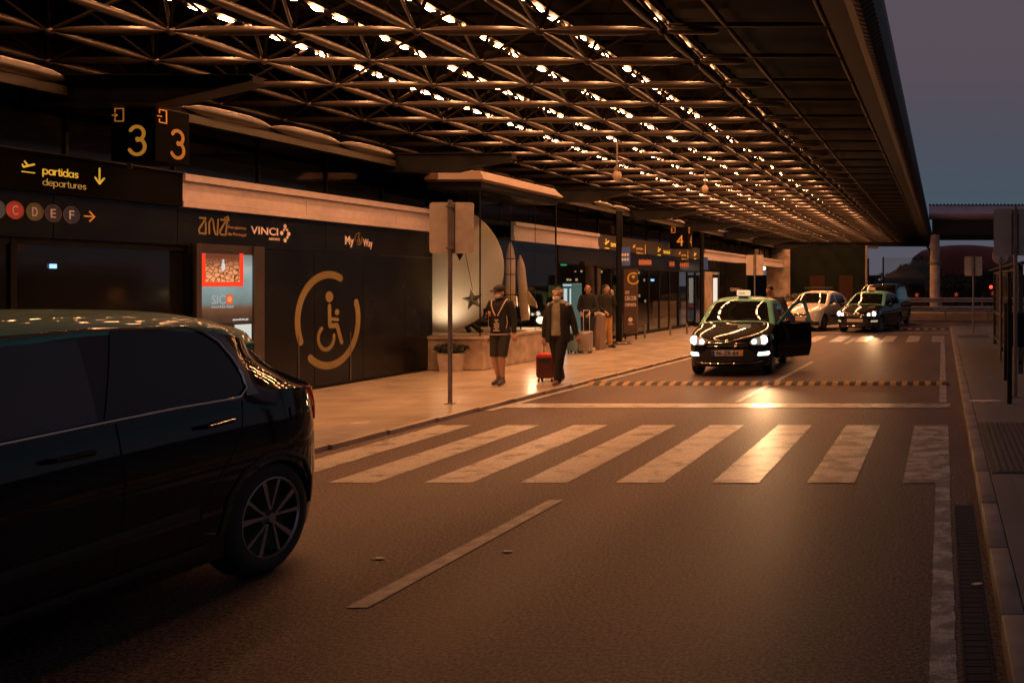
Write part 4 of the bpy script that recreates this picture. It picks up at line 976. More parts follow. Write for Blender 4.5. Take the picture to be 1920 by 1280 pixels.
# hanging camera globe
D = 21.5; c = P(1157, 330, D)
hg = thing('dome_camera', (c.x, D, c.z), 'pale globe shaped dome camera hanging under the canopy tubes', 'camera')
MB().ell(c, (.105, .105, .13), 14, 10).build('globe', mat('globe_pale', (.45, .34, .26), .25, noise=.1), hg, smooth=True)
mb = MB(); mb.path([c+Vector((0, 0, .12)), c+Vector((0, 0, .22)), c+Vector((0, 0, .24)), (c.x, D, ZC)], [.07, .06, .02, .02], 8); mb.build('bracket', M_POLE, hg, smooth=True)
D = 27; c = P(1322, 355, D)
hg = thing('dome_camera', (c.x, D, c.z), 'smaller dome camera further along under the canopy tubes', 'camera')
MB().ell(c, (.10, .10, .12), 12, 8).build('globe', MATS['globe_pale'], hg, smooth=True)
MB().path([c+Vector((0, 0, .12)), (c.x, D, ZC)], .02, 6).build('bracket', M_POLE, hg)
# floodlight far (white glow beside the far sign post)
D = 44; c = P(1432, 503, D)
ff = thing('wall_floodlight', (c.x, D, c.z), 'glowing white floodlight beside the far sign post', 'floodlight')
MB().ell(c, (.10, .05, .09), 10, 6).build('lens', emi('flood_glow', (1, .8, .6), 6), ff, smooth=True)
MB().box((c.x-.12, D+.06, c.z-.1), (c.x+.12, D+.2, c.z+.1)).build('housing', M_BLACK, ff)
# ================================================================== VEHICLES
def pchip(pts):
    xs = [p[0] for p in pts]; ys = [p[1] for p in pts]; n = len(xs)
    h = [xs[i+1]-xs[i] for i in range(n-1)]; d = [(ys[i+1]-ys[i])/h[i] for i in range(n-1)]
    m = [d[0]]+[0 if d[i-1]*d[i] <= 0 else 2*d[i-1]*d[i]/(d[i-1]+d[i]) for i in range(1, n-1)]+[d[-1]]
    def f(x):
        x = max(xs[0], min(xs[-1], x)); i = 0
        while i < n-2 and x > xs[i+1]: i += 1
        t = (x-xs[i])/h[i]
        return ((1+2*t)*(1-t)**2)*ys[i]+t*(1-t)**2*h[i]*m[i]+t*t*(3-2*t)*ys[i+1]+t*t*(t-1)*h[i]*m[i+1]
    return f
class Car:
    def __init__(s, root, L, W, top, belt, tum=.33, af=.6, ar=.45, nf=2.6, nr=2.8, bot=.2, rc=.11, ntop=3.2, rt=.12):
        s.rt = rt
        s.t = root; s.L = L; s.W = W; s.top = pchip(top); s.belt = pchip(belt); s.tum = tum; s.af = af; s.ar = ar; s.nf = nf; s.nr = nr; s.b0 = bot; s.rc = rc; s.nt = ntop
        ORG[root.name] = Vector((0, L/2, 0))
    def bot(s, y): return s.b0+.06*max(0, 1-y/.35)**2+.10*max(0, 1-(s.L-y)/.4)**2
    def plan(s, y):
        w = s.W*(1-.02*abs(y/s.L-.5)*2)
        if y < s.af: w *= max(0, 1-(1-max(y, 0)/s.af)**s.nf)**(1/s.nf)
        if s.L-y < s.ar: w *= max(0, 1-(1-max(s.L-y, 0)/s.ar)**s.nr)**(1/s.nr)
        return w
    def ze(s, y): return s.top(y)-s.rc*(1 if s.top(y) > s.belt(y)+.2 else .75)
    def frac(s, y, z):
        zb = s.belt(y); zl = s.bot(y); zm = zl+.5*(zb-zl)
        if z <= zm: return 1-.06*((zm-z)/(zm-zl))**2.2
        k = min(1, (z-zm)/(zb-zm)); return 1-.045*k*k
    def side(s, y, z):
        zb = s.belt(y); w = s.plan(y)*s.frac(y, min(z, zb))
        if z > zb: w -= (z-zb)*s.tum*.75+.32*s.tum*(z-zb)**2*1.4
        k = max(0, min(1, (y-(s.L-.95))/.95)); w -= s.rt*k**1.5*max(0, min(1, (z-zb)/.25+.15))*(1 if z > zb else 0)
        return max(w, 0)
    def topz(s, y, x):
        e = s.ze(y); we = max(s.side(y, e), 1e-4); k = min(1, abs(x)/we)
        return e+(s.top(y)-e)*max(0, 1-k**s.nt)**.5
    def front(s, x, z):
        k = min(1, abs(x)/(s.W*.98*s.frac(.3, z))); return s.af*(1-max(0, 1-k**s.nf)**(1/s.nf))
    def rear(s, x, z):
        k = min(1, abs(x)/(s.W*.98*s.frac(s.L-.3, min(z, s.belt(s.L-.3))))); return s.L-s.ar*(1-max(0, 1-k**s.nr)**(1/s.nr))
    def ring(s, y):
        zl = s.bot(y); e = s.ze(y); zb = min(s.belt(y), e-.02); P_ = []
        w0 = s.side(y, zl); P_ += [(0, zl-.01), (w0*.5, zl-.01), (w0*.93, zl-.008)]
        for k in range(9): z = zl+(zb-zl)*k/8; P_.append((s.side(y, z), z))
        for k in range(1, 7): z = zb+(e-zb)*k/6; P_.append((s.side(y, z), z))
        we = s.side(y, e)
        for k in range(1, 11):
            a = math.pi/2*k/10; x = we*max(0, math.cos(a))**.7; x = 0 if k == 10 else x
            P_.append((x, s.topz(y, x)))
        full = P_+[(-x, z) for x, z in P_[-2:0:-1]]
        return [Vector((x, y, z)) for x, z in full]
    def shell(s, paint, wheels, R_=.36, roofmat=None, roof_from=None, roof_to=None, mode='belt'):
        ys = [.0015, .006, .015, .03, .05, .08, .12, .17, .23, .30, .38, .47, .57]
        y = .67
        while y < s.L-.6: ys.append(y); y += .055
        ys += [s.L-q for q in ys[12::-1]]
        mb = MB(); mb.rings([s.ring(y) for y in ys], True)
        o = mb.build('body', [paint, M_ARCH, roofmat or paint], s.t)
        bm = bmesh.new(); bm.from_mesh(o.data); bmesh.ops.remove_doubles(bm, verts=bm.verts, dist=.0004); bmesh.ops.recalc_face_normals(bm, faces=bm.faces); bm.to_mesh(o.data); bm.free()
        # wheel arches
        try:
            cm = MB()
            for wy in wheels:
                for sx in (-1, 1): cm.lathe([(R_, sx*(s.W+.3)), (R_, sx*(s.W-.32))], (0, wy, .33), 'x', 36)
            c = cm.build('cutter', M_ARCH, s.t)
            m = o.modifiers.new('b', 'BOOLEAN'); m.object = c; m.operation = 'DIFFERENCE'; m.solver = 'EXACT'; m.material_mode = 'TRANSFER'
            bpy.context.view_layer.update()
            dg = bpy.context.evaluated_depsgraph_get(); me = bpy.data.meshes.new_from_object(o.evaluated_get(dg))
            o.modifiers.clear()
            if len(me.polygons) > 500: o.data = me
            else: print('BOOL FAIL', len(me.polygons))
            bpy.data.objects.remove(c)
        except Exception as e: print('bool', e)
        # split the roof / greenhouse off as its own part
        if roofmat:
            o0 = ORG[s.t.name]
            def isroof(f):
                c_ = f.calc_center_median()+o0; y = c_.y
                if not (roof_from < y < roof_to): return False
                if mode == 'belt': return c_.z > s.belt(y)-.004 and c_.z > .6
                return c_.z > s.ze(y)-.004
            ro = o.copy(); ro.data = o.data.copy(); ro.name = 'roof'; COL.objects.link(ro); ORG[ro.name] = ORG[o.name]
            for ob, keep in ((o, False), (ro, True)):
                bm = bmesh.new(); bm.from_mesh(ob.data)
                bmesh.ops.delete(bm, geom=[f for f in bm.faces if isroof(f) != keep], context='FACES'); bm.to_mesh(ob.data); bm.free()
            ro.data.materials.clear(); ro.data.materials.append(roofmat)
            ro.data.polygons.foreach_set('material_index', [0]*len(ro.data.polygons))
            ro.data.polygons.foreach_set('use_smooth', [True]*len(ro.data.polygons)); ro.data.set_sharp_from_angle(angle=R(35))
        o.data.polygons.foreach_set('use_smooth', [True]*len(o.data.polygons)); o.data.set_sharp_from_angle(angle=R(35))
        s.body = o; return o
    def mapf(s, kind, sx=1):
        if kind == 'side': return lambda a, b, o: Vector((sx*(s.side(a, b)+o), a, b))
        if kind == 'top': return lambda a, b, o: Vector((a, b, s.topz(b, a)+o))
        if kind == 'front': return lambda a, b, o: Vector((a, s.front(a, b)-o, b))
        if kind == 'rear': return lambda a, b, o: Vector((a, s.rear(a, b)+o, b))
    def patch(s, kind, poly, name, m, off=.004, step=.05, sx=1, parent=None, post=None, thick=.012):
        bm = bmesh.new(); vs = [bm.verts.new((p[0], p[1], 0)) for p in poly]; bm.faces.new(vs)
        for ax in (0, 1):
            lo = min(p[ax] for p in poly); hi = max(p[ax] for p in poly); c = lo+step
            while c < hi-1e-4:
                co = [0, 0, 0]; no = [0, 0, 0]; co[ax] = c; no[ax] = 1
                bmesh.ops.bisect_plane(bm, geom=bm.verts[:]+bm.edges[:]+bm.faces[:], plane_co=co, plane_no=no); c += step
        for v in bm.verts: v.co.z = off
        be = [e for e in bm.edges if e.is_boundary]
        r_ = bmesh.ops.extrude_edge_only(bm, edges=be)
        for g in r_['geom']:
            if isinstance(g, bmesh.types.BMVert): g.co.z = off-thick
        f = s.mapf(kind, sx)
        for v in bm.verts:
            v.co = f(v.co.x, v.co.y, v.co.z)
            if post: v.co = post(v.co)
        bmesh.ops.recalc_face_normals(bm, faces=bm.faces)
        mb = MB(); bm.verts.index_update(); mb.add([v.co.copy() for v in bm.verts], [tuple(v.index for v in f_.verts) for f_ in bm.faces]); bm.free()
        return mb.build(name, m, parent or s.t, smooth=True, ang=50)
    def strip(s, kind, pts, w, name, m, off=.006, sx=1, closed=False, parent=None, step=.04, rise=.004):
        P_ = [Vector((p[0], p[1])) for p in pts]
        if closed: P_.append(P_[0])
        Q = []
        for a, b in zip(P_, P_[1:]):
            n = max(1, int((b-a).length/step)); Q += [a.lerp(b, k/n) for k in range(n)]
        Q.append(P_[-1]); f = s.mapf(kind, sx); ringsl = []
        for i, q in enumerate(Q):
            if closed and i in (0, len(Q)-1): d = (Q[1]-Q[-2]).normalized()
            else: d = (Q[min(i+1, len(Q)-1)]-Q[max(i-1, 0)]).normalized()
            nn = Vector((-d.y, d.x))*w/2; a, b = q+nn, q-nn
            ringsl.append([f(a.x, a.y, -.004), f(a.x, a.y, off), f(q.x, q.y, off+rise), f(b.x, b.y, off), f(b.x, b.y, -.004)])
        return MB().rings(ringsl, False, closed=False).build(name, m, parent or s.t, smooth=True, ang=50)
    def wheels(s, ys_, R_=.32, rim=.225, w=.2, style=0, inset=.015):
        for wy in ys_:
            for sx in (-1, 1):
                xo = sx*(s.W*.985-inset); xi = xo-sx*w; c = (0, wy, R_)
                wh = bpy.data.objects.new('wheel', None); COL.objects.link(wh); wh.parent = s.t; wh.location = Vector(c)-ORG[s.t.name]; ORG[wh.name] = Vector(c); wh.empty_display_size = .1
                mb = MB(); mb.lathe([(rim, xo-sx*.01), (rim+.02, xo), (R_-.03, xo-sx*.004), (R_-.006, xo-sx*.025), (R_, xo-sx*.05), (R_, xi+sx*.05), (R_-.03, xi), (rim, xi)], c, 'x', 40, cap=False); mb.build('tyre', M_TYRE, wh, smooth=True)
                mb = MB(); mb.lathe([(.02, xo-sx*.055), (rim*.8, xo-sx*.07), (rim+.003, xo-sx*.05), (rim+.003, xi)], c, 'x', 32, cap=True); mb.build('rim_barrel', M_RIMDARK, wh, smooth=True)
                mb = MB(); mb.lathe([(.0+.01, xo+sx*.0), (.03, xo), (.035, xo-sx*.02), (.05, xo-sx*.04)], c, 'x', 16)
                mb.lathe([(rim-.012, xo-sx*.012), (rim-.004, xo-sx*.002), (rim+.004, xo-sx*.004)], c, 'x', 40, cap=False)
                n = 5
                for k in range(n):
                    a = 2*math.pi*k/n+.3
                    for da, wd in ((-.30, .011), (.26, .016)):
                        p0 = Vector((xo-sx*.012, wy+.045*math.cos(a+da*.3), R_+.045*math.sin(a+da*.3))); p1 = Vector((xo-sx*.010, wy+(rim-.012)*math.cos(a+da), R_+(rim-.012)*math.sin(a+da)))
                        d = (p1-p0).normalized(); nn = Vector((0, -d.z, d.y)); e = Vector((sx*.01, 0, 0))
                        r0 = [p0+nn*wd*.5, p0-nn*wd*.5, p0-nn*wd*.5-e*2, p0+nn*wd*.5-e*2]; r1 = [p1+nn*wd*1.1, p1-nn*wd*1.1, p1-nn*wd*1.1-e*2, p1+nn*wd*1.1-e*2]
                        mb.rings([r0, r1])
                mb.build('rim', M_RIM, wh, smooth=True, ang=30)

# -------------------------------------------------------------- hero car at the left edge
HX, HY0 = -5.06, 2.04
hero = thing('taxi_car', (HX, HY0+4.43/2, 0), 'large black taxi with pale green roof seen from behind at the left edge', 'taxi', 'black taxis with green roofs', 0, True)
H = Car(hero, 4.43, .91, [(0, .72), (.1, .80), (.5, .95), (.95, 1.08), (1.7, 1.50), (2.1, 1.62), (2.7, 1.665), (3.3, 1.65), (3.75, 1.575), (3.93, 1.52), (3.99, 1.47), (4.2, 1.20), (4.33, 1.0), (4.43, .92)],
        [(0, .78), (.9, 1.02), (2.2, 1.115), (3.5, 1.14), (4.43, 1.10)], tum=.36, af=.65, ar=.60, bot=.2, rc=.13, rt=.68)
H.shell(M_CARBLACK, (.93, 3.70), R_=.37, roofmat=M_CARGREEN, roof_from=1.98, roof_to=3.96, mode='top')
H.wheels((.93, 3.70), R_=.345, rim=.245, w=.215)
def hp(u, v, x): D = -x*F/(VX-u); return (D-HY0, Z(v, D))
rw = [hp(192, 787, -4.2), hp(300, 767, -4.21), hp(400, 748, -4.21), hp(440, 739, -4.22), hp(449, 728, -4.23), hp(440, 706, -4.26), hp(415, 675, -4.31), hp(385, 646, -4.36), hp(355, 628, -4.39), hp(325, 621, -4.4), hp(250, 617, -4.4), hp(183, 618, -4.4)]
fw = [(1.30, 1.075), (2.52, 1.118), (2.55, 1.52), (2.2, 1.515), (1.95, 1.46), (1.62, 1.29), (1.36, 1.13)]
for sx in (1, -1):
    H.patch('side', rw, 'rear_side_window', M_CARGLASSREAR, sx=sx); H.patch('side', fw, 'front_side_window', M_CARGLASS, sx=sx)
    tp = [(1.2, 1.055)]+[(2.6, 1.108), (3.0, 1.12)]+[(rw[3][0]-.05, rw[3][1]-.02), (rw[3][0]+.01, rw[3][1]-.012), (rw[4][0]+.016, rw[4][1]), (rw[5][0]+.018, rw[5][1]+.01), (rw[6][0]+.014, rw[6][1]+.014), (rw[7][0]+.01, rw[7][1]+.018), (rw[8][0], rw[8][1]+.022), (rw[9][0], rw[9][1]+.022), (2.6, 1.565), (2.2, 1.55), (1.9, 1.46), (1.55, 1.27)]
    fm = H.mapf('side', sx); q3 = []
    for a, b in zip(tp, tp[1:]):
        n_ = max(1, int(math.dist(a, b)/.05)); q3 += [fm(a[0]+(b[0]-a[0])*k/n_, a[1]+(b[1]-a[1])*k/n_, .006) for k in range(n_)]
    MB().path(q3, .009, 8).build('chrome_window_trim', M_CHROME, hero, smooth=True)
    arch_ = [hp(365, 619, -4.42), hp(395, 636, -4.38), hp(425, 668, -4.33), hp(450, 700, -4.28), hp(468, 724, -4.22), hp(480, 738, -4.2), hp(455, 742, -4.2), hp(449, 728, -4.23), hp(440, 706, -4.26), hp(415, 675, -4.31), hp(385, 646, -4.36), hp(355, 626, -4.39)]
    H.patch('side', [(a+.022, b) for a, b in arch_[:7]]+[(a+.024, b+.002) for a, b in arch_[7:]], 'grey_arch_trim', mat('trim_grey', (.16, .16, .17), .25, metal=.6, noise=0), sx=sx, off=.006)
    H.patch('side', [hp(405, 632, -4.46), hp(455, 640, -4.47), hp(530, 714, -4.38), hp(484, 720, -4.24)], 'rear_quarter_window', M_CARGLASS, sx=sx, off=.004)
    # seams and sill strip
    M_SEAM = mat('seam_black', (.002, .002, .002), .9, noise=0)
    H.strip('side', [(2.62, 1.09), (2.64, .8), (2.6, .34)], .008, 'door_seam', M_SEAM, sx=sx, off=.001, rise=0)
    H.strip('side', [(3.47, 1.10), (3.44, .9), (3.2, .62), (3.05, .34)], .008, 'door_seam', M_SEAM, sx=sx, off=.001, rise=0)
    H.strip('side', [(1.4, .30), (3.2, .30)], .05, 'sill_strip', M_PLASTIC, sx=sx, off=.012)
    H.strip('side', [(2.0, .50), (3.1, .53)], .06, 'door_guard', M_PLASTIC, sx=sx, off=.01)
    for (u0, v0), (u1, v1) in (((103, 868), (186, 850)), ((392, 803), (446, 789))):
        a = hp(u0, v0, -4.12); b = hp(u1, v1, -4.12); f = H.mapf('side', sx)
        mb = MB(); mb.path([f(a[0], a[1], -.01), f(a[0]+.015, a[1]+.003, .035), f((a[0]+b[0])/2, (a[1]+b[1])/2+.004, .042), f(b[0]-.015, b[1], .035), f(b[0], b[1], -.01)], [.012, .014, .014, .014, .012], 8, sq=(1, .7)); h_ = mb.build('door_handle', M_CARBLACK, hero, smooth=True)
        H.strip('side', [(a[0]+.01, a[1]+.012), (b[0]-.01, b[1]+.014)], .008, 'handle_chrome', M_CHROME, sx=sx, off=.05, parent=h_)
    # tail lamp wrapping the corner
    H.patch('side', [(4.10, 1.12), (4.30, 1.15), (4.36, 1.02), (4.33, .86), (4.25, .88), (4.2, 1.0)], 'tail_light', mat('tail_red', (.30, .012, .01), .12, noise=0, coat=1, emit=(1, .05, .02), estr=.05), sx=sx, off=.018)
H.patch('rear', [(.45, .93), (.80, .98), (.84, 1.10), (.60, 1.12), (.45, 1.08)], 'tail_light', MATS['tail_red'], off=.014)
H.patch('rear', [(-.45, .93), (-.45, 1.08), (-.60, 1.12), (-.84, 1.10), (-.80, .98)], 'tail_light', MATS['tail_red'], off=.014)
H.patch('rear', [(-.26, .74), (.26, .74), (.26, .86), (-.26, .86)], 'number_plate', mat('plate_white', (.6, .58, .5), .4, noise=0), off=.02)
H.patch('top', [(-.52, 4.0), (.52, 4.0), (.60, 4.30), (-.60, 4.30)], 'rear_window', M_CARGLASS, off=.005)
H.patch('top', [(-.66, .98), (.66, .98), (.50, 1.72), (-.50, 1.72)], 'windscreen', M_CARGLASS, off=.004)
for sx in (1, -1):
    H.patch('front', [(sx*.45, .66), (sx*.82, .72), (sx*.84, .82), (sx*.5, .76)][::sx], 'headlight', mat('lamp_glass', (.5, .5, .5), .1, noise=0, coat=1), off=.006)
    mb = MB(); mb.ell((sx*1.03, 1.42, 1.08), (.10, .07, .085), 14, 8).path([(sx*.86, 1.45, 1.05), (sx*.98, 1.43, 1.05)], .03, 6); mb.build('wing_mirror', M_CARBLACK, hero, smooth=True)
mb = MB(); ringsl = []
for x in [-.56+.07*k for k in range(17)]:
    zz = H.topz(3.93, x); dx = .05*(abs(x)/.56)**3
    ringsl.append([Vector((x, 3.80-dx, H.topz(3.80, x)+.004)), Vector((x, 3.95-dx, zz+.028)), Vector((x, 4.03-dx, zz+.02)), Vector((x, 4.03-dx, zz+.004)), Vector((x, 3.9-dx, zz-.03))])
mb.rings(ringsl); mb.build('spoiler', M_CARGREEN, hero, smooth=True)
H.strip('side', [(3.28, .34), (3.33, .55), (3.45, .68), (3.62, .735), (3.8, .73), (3.97, .66), (4.06, .52), (4.08, .36)], .03, 'arch_trim', M_PLASTIC, off=.008)
hero.location = (HX, HY0+2.215, 0)

# -------------------------------------------------------------- small hatchback taxi builder
M_HEAD = emi('headlamp_white', (1, .9, .72), 9)
M_DRL = emi('daylight_lamp', (.8, 1, .95), 4)
def hatch(label, group, cat, loc, rz, paint, roof, lit=True, open_door=False, plate='96-ZE-64', sign=True, spot=0, white=False, rack=False, name='taxi_car', sc=1.0):
    root = thing(name, loc, label, cat, group, R(rz), True)
    L = 3.94
    C = Car(root, L, .815, [(0, .70), (.1, .77), (.45, .88), (.95, .99), (1.12, 1.03), (1.72, 1.395), (2.0, 1.49), (2.5, 1.525), (3.1, 1.475), (3.45, 1.39), (3.52, 1.34), (3.72, 1.05), (3.94, .9)],
            [(0, .74), (1.1, .95), (2.4, .98), (3.5, 1.03), (3.94, 1.0)], tum=.38, af=.62, ar=.45, bot=.19, rc=.11)
    C.shell(paint, (.76, 3.24), R_=.34, roofmat=roof, roof_from=1.13, roof_to=3.6)
    C.wheels((.76, 3.24), R_=.305, rim=.2, w=.19)
    C.patch('top', [(-.66, 1.16), (.66, 1.16), (.52, 1.80), (-.52, 1.80)], 'windscreen', M_CARGLASS, off=.006)
    C.patch('top', [(-.50, 3.48), (.50, 3.48), (.58, 3.76), (-.58, 3.76)], 'rear_window', M_CARGLASS, off=.006)
    fwin = [(1.32, .99), (2.12, 1.005), (2.14, 1.36), (1.98, 1.375), (1.78, 1.31), (1.5, 1.13)]
    rwin = [(2.22, 1.01), (3.05, 1.035), (3.22, 1.10), (3.12, 1.28), (2.95, 1.345), (2.24, 1.37)]
    for sx in (1, -1):
        if not (open_door and sx == 1): C.patch('side', fwin, 'front_side_window', M_CARGLASS, sx=sx)
        C.patch('side', rwin, 'rear_side_window', M_CARGLASS, sx=sx)
        C.strip('side', [(2.17, 1.0), (2.18, .7), (2.1, .3)], .008, 'door_seam', M_SEAM, sx=sx, off=.001, rise=0)
        C.strip('side', [(1.15, .93), (1.12, .6), (1.2, .3)], .008, 'door_seam', M_SEAM, sx=sx, off=.001, rise=0)
        C.strip('side', [(1.9, .86), (2.05, .865)], .025, 'door_handle', paint, sx=sx, off=.03)
        if white: C.strip('side', [(1.3, .56), (3.0, .58)], .05, 'door_guard', M_PLASTIC, sx=sx, off=.012)
        hl = [(.40, .655), (.50, .74), (.68, .80), (.79, .80), (.815, .72), (.77, .64), (.6, .615), (.46, .62)]
        hl = [(sx*a, b) for a, b in hl][::sx]
        hh = C.patch('front', hl, 'headlight', mat('lamp_glass', (.5, .5, .5), .1, noise=0, coat=1) if not white else mat('lamp_cream', (.75, .65, .5), .15, noise=0, coat=1), off=.006)
        if lit:
            mb = MB(); px_ = sx*.66; pz_ = .705; mb.lathe([(.01, 0), (.078, 0), (.085, .02), (.01, .02)], (px_, C.front(px_, pz_)-.035, pz_), 'y', 20); mb.build('lamp', M_HEAD, hh)
            mb = MB(); px2 = sx*.5; mb.lathe([(.01, 0), (.04, 0), (.045, .02), (.01, .02)], (px2, C.front(px2, .68)-.03, .68), 'y', 16); mb.build('side_lamp', M_HEAD, hh)
            if name == 'taxi_car' and not white:
                d_ = [(.56, .405), (.74, .40), (.77, .43), (.76, .475), (.58, .47)]; C.patch('front', [(sx*a, b) for a, b in d_][::sx], 'daylight_lamp', M_DRL if spot > 1 else mat('drl_dim', (.3, .3, .3), .2, noise=0, emit=(1, .8, .5), estr=.4), off=.014)
        mb = MB(); mb.ell((sx*.97, 1.34, 1.0), (.095, .06, .07), 12, 8).path([(sx*.82, 1.36, .97), (sx*.92, 1.35, .97)], .025, 6); mb.build('wing_mirror', paint if not roof is M_CARTEAL else M_CARBLACK, root, smooth=True)
        C.patch('rear', [(sx*.55, .80), (sx*.80, .82), (sx*.80, 1.02), (sx*.62, 1.02)][::sx], 'tail_light', MATS['tail_red'], off=.01)
        mb = MB(); a0 = [(sx*.55, 1.19), (sx*.15, 1.18)]; mb.path([(x, y-.03, C.topz(y, x)+.012) for x, y in ((sx*.5+.1, 1.19), (sx*.2+.1, 1.20), (sx*.2-.1, 1.19))], .006, 5); mb.build('wiper', M_PLASTIC, root)
    # nose: grille, chrome bars, emblem, lower intake, plate
    C.patch('front', [(-.62, .30), (.62, .30), (.56, .40), (.40, .53), (-.40, .53), (-.56, .40)], 'lower_grille', M_PLASTIC, off=.008)
    mb = C.patch('front', [(-.36, .60), (.36, .60), (.40, .665), (-.40, .665)], 'upper_grille', M_PLASTIC if not white else M_PLASTIC, off=.008)
    C.strip('front', [(-.42, .665), (-.12, .655), (0, .68), (.12, .655), (.42, .665)], .014, 'chrome_bar', M_CHROME, off=.014)
    C.strip('front', [(-.40, .60), (0, .595), (.40, .60)], .010, 'chrome_bar', M_CHROME, off=.014)
    for z in (.64, .675): C.strip('front', [(-.06, z), (0, z+.045), (.06, z)], .016, 'chevron_emblem', M_CHROME, off=.03)
    C.strip('front', [(-.66, .30), (-.5, .265), (.5, .265), (.66, .30)], .012, 'bumper_chrome', M_CHROME, off=.010)
    C.patch('front', [(-.30, .41), (.30, .41), (.30, .52), (-.30, .52)], 'number_plate', MATS['plate_white'] if not white else mat('plate_cream', (.5, .38, .25), .5, noise=.3, nscale=40), off=.02)
    if plate:
        yb_ = C.front(.2, .46)-.028
        mb = MB(); text_mesh(mb, plate, M_front(-.215, yb_-.004, .432), w=.43, h=.075); mb.build('plate_lettering', M_BLACK, root)
        box1('plate_blue_band', (-.30, yb_-.008, .412), (-.245, yb_+.01, .518), mat('plate_blue', (.03, .06, .3), .4, noise=0), root)
        box1('plate_orange_band', (.235, yb_-.008, .412), (.30, yb_+.01, .518), mat('plate_orange', (.75, .32, .03), .4, noise=0), root)
    if sign:
        mb = MB(); mb.rbox((-.14, 1.98, 1.54), (.14, 2.10, 1.66), .02, 2); tb_ = mb.build('taxi_sign', mat('taxi_sign_lit', (.6, .5, .3), .4, noise=0, emit=(1, .72, .42), estr=.7) if spot > 1 else mat('taxi_sign_orange', (.6, .3, .12), .4, noise=0, emit=(1, .4, .15), estr=.25), root, smooth=True)
        mb = MB(); text_mesh(mb, 'TAXI', M_front(-.10, 1.974, 1.575), w=.13, h=.05); mb.build('sign_lettering', mat('letter_green', (.02, .12, .04), .5, noise=0), tb_)
        box1('sign_foot', (-.10, 2.0, 1.50), (.10, 2.08, 1.541), M_PLASTIC, root)
    if white: C.patch('front', [(-.76, .24), (.76, .24), (.78, .36), (.5, .385), (-.5, .385), (-.78, .36)], 'dark_bumper', M_PLASTIC, off=.012)
    if rack:
        mb = MB(); mb.rbox((-.55, 2.05, 1.60), (.62, 2.2, 1.66), .015); 
        for x in (-.4, .4): mb.box((x-.02, 2.1, 1.5), (x+.02, 2.14, 1.61))
        mb.build('roof_bar', M_PLASTIC, root)
    if open_door:
        hy, hx = 1.14, C.side(1.14, .7)+.01; A = Matrix.Rotation(R(-open_door), 4, 'Z'); Hh = Vector((hx, hy, 0))
        post = lambda v: A @ (v-Hh) + Hh
        low = [(1.16, .36), (1.20, .27), (2.12, .27), (2.17, .5), (2.17, .985), (1.18, .955)]
        dr = C.patch('side', low, 'front_door', paint, off=.015, thick=.06, post=post)
        # upper frame
        outer = [(1.20, .96), (1.52, 1.17), (1.80, 1.345), (2.0, 1.415), (2.17, 1.41), (2.175, .975)]
        C.strip('side', outer, .05, 'window_frame', M_CARTEAL, off=.012, rise=.004, parent=dr) if False else None
        f = C.mapf('side', 1); pts = [post(f(a, b, 0)) for a, b in outer]
        ORG[dr.name] = ORG[root.name]
        MB().path(pts, .04, 8, sq=(.6, 1)).build('window_frame', M_CARTEAL, dr, smooth=True)
        g_ = C.patch('side', [(1.22, .975), (2.16, .985), (2.155, 1.40), (2.0, 1.40), (1.80, 1.33), (1.52, 1.155)], 'door_window', M_GLASS, off=.002, thick=.004, post=post, parent=dr)
        # dark inner trim + door opening in the body
        C.patch('side', [(1.18, .34), (1.24, .29), (2.08, .29), (2.14, .5), (2.14, .95), (1.2, .93)], 'door_inner_trim', M_PLASTIC, off=-.065, thick=.004, post=post, parent=dr)
        C.patch('side', [(1.18, .30), (2.12, .30), (2.15, .96), (2.12, 1.36), (1.98, 1.375), (1.78, 1.31), (1.3, 1.0), (1.18, .93)], 'door_opening', M_ARCH, off=.003)
        mb = MB(); q = post(Vector((C.side(1.34, 1.0)+.1, 1.36, 1.0))); mb.ell(q, (.09, .05, .065), 10, 6); mb.build('door_mirror', M_CARBLACK, dr, smooth=True)
    M3 = Matrix.Rotation(R(rz), 4, 'Z')
    if lit and spot:
        for sx in (1, -1):
            p = Vector((sx*.66, C.front(.66, .7)-.07, .705))
            e = spot*(1 if sx == 1 else .35)
            lamp('SPOT', 'headlight_beam', p, (e if e > 1 else 4*e)*(85 if sx == 1 else 8), (1, .55, .25), root, spot_size=R(34), spot_blend=.9, shadow_soft_size=.07, rot=(R(90-4), 0, R(180+8)))
    return root, C
main, CM = hatch('black taxi with green roof, lit headlights and its front door standing open', 'black taxis with green roofs', 'taxi', (-4.27, 17.75+1.97, 0), 3.5, M_CARBLACK, M_CARGREEN, open_door=38, spot=4)
# the rotation axis is the car centre; keep its nose where the photograph has it
far, CF = hatch('distant black taxi with one bright headlight near the far crosswalk', 'black taxis with green roofs', 'taxi', (-2.75, 33.5+1.97, 0), -13, M_CARBLACK, M_CARGREEN, plate='', spot=1)
wh, CW = hatch('white taxi hatchback with dark roof bar parked beside the distant black taxi', None, 'taxi', (-5.0, 34.6+1.97, 0), -13, M_CARWHITE, M_CARWHITE, lit=False, plate='', sign=False, white=True, rack=True, name='white_car')
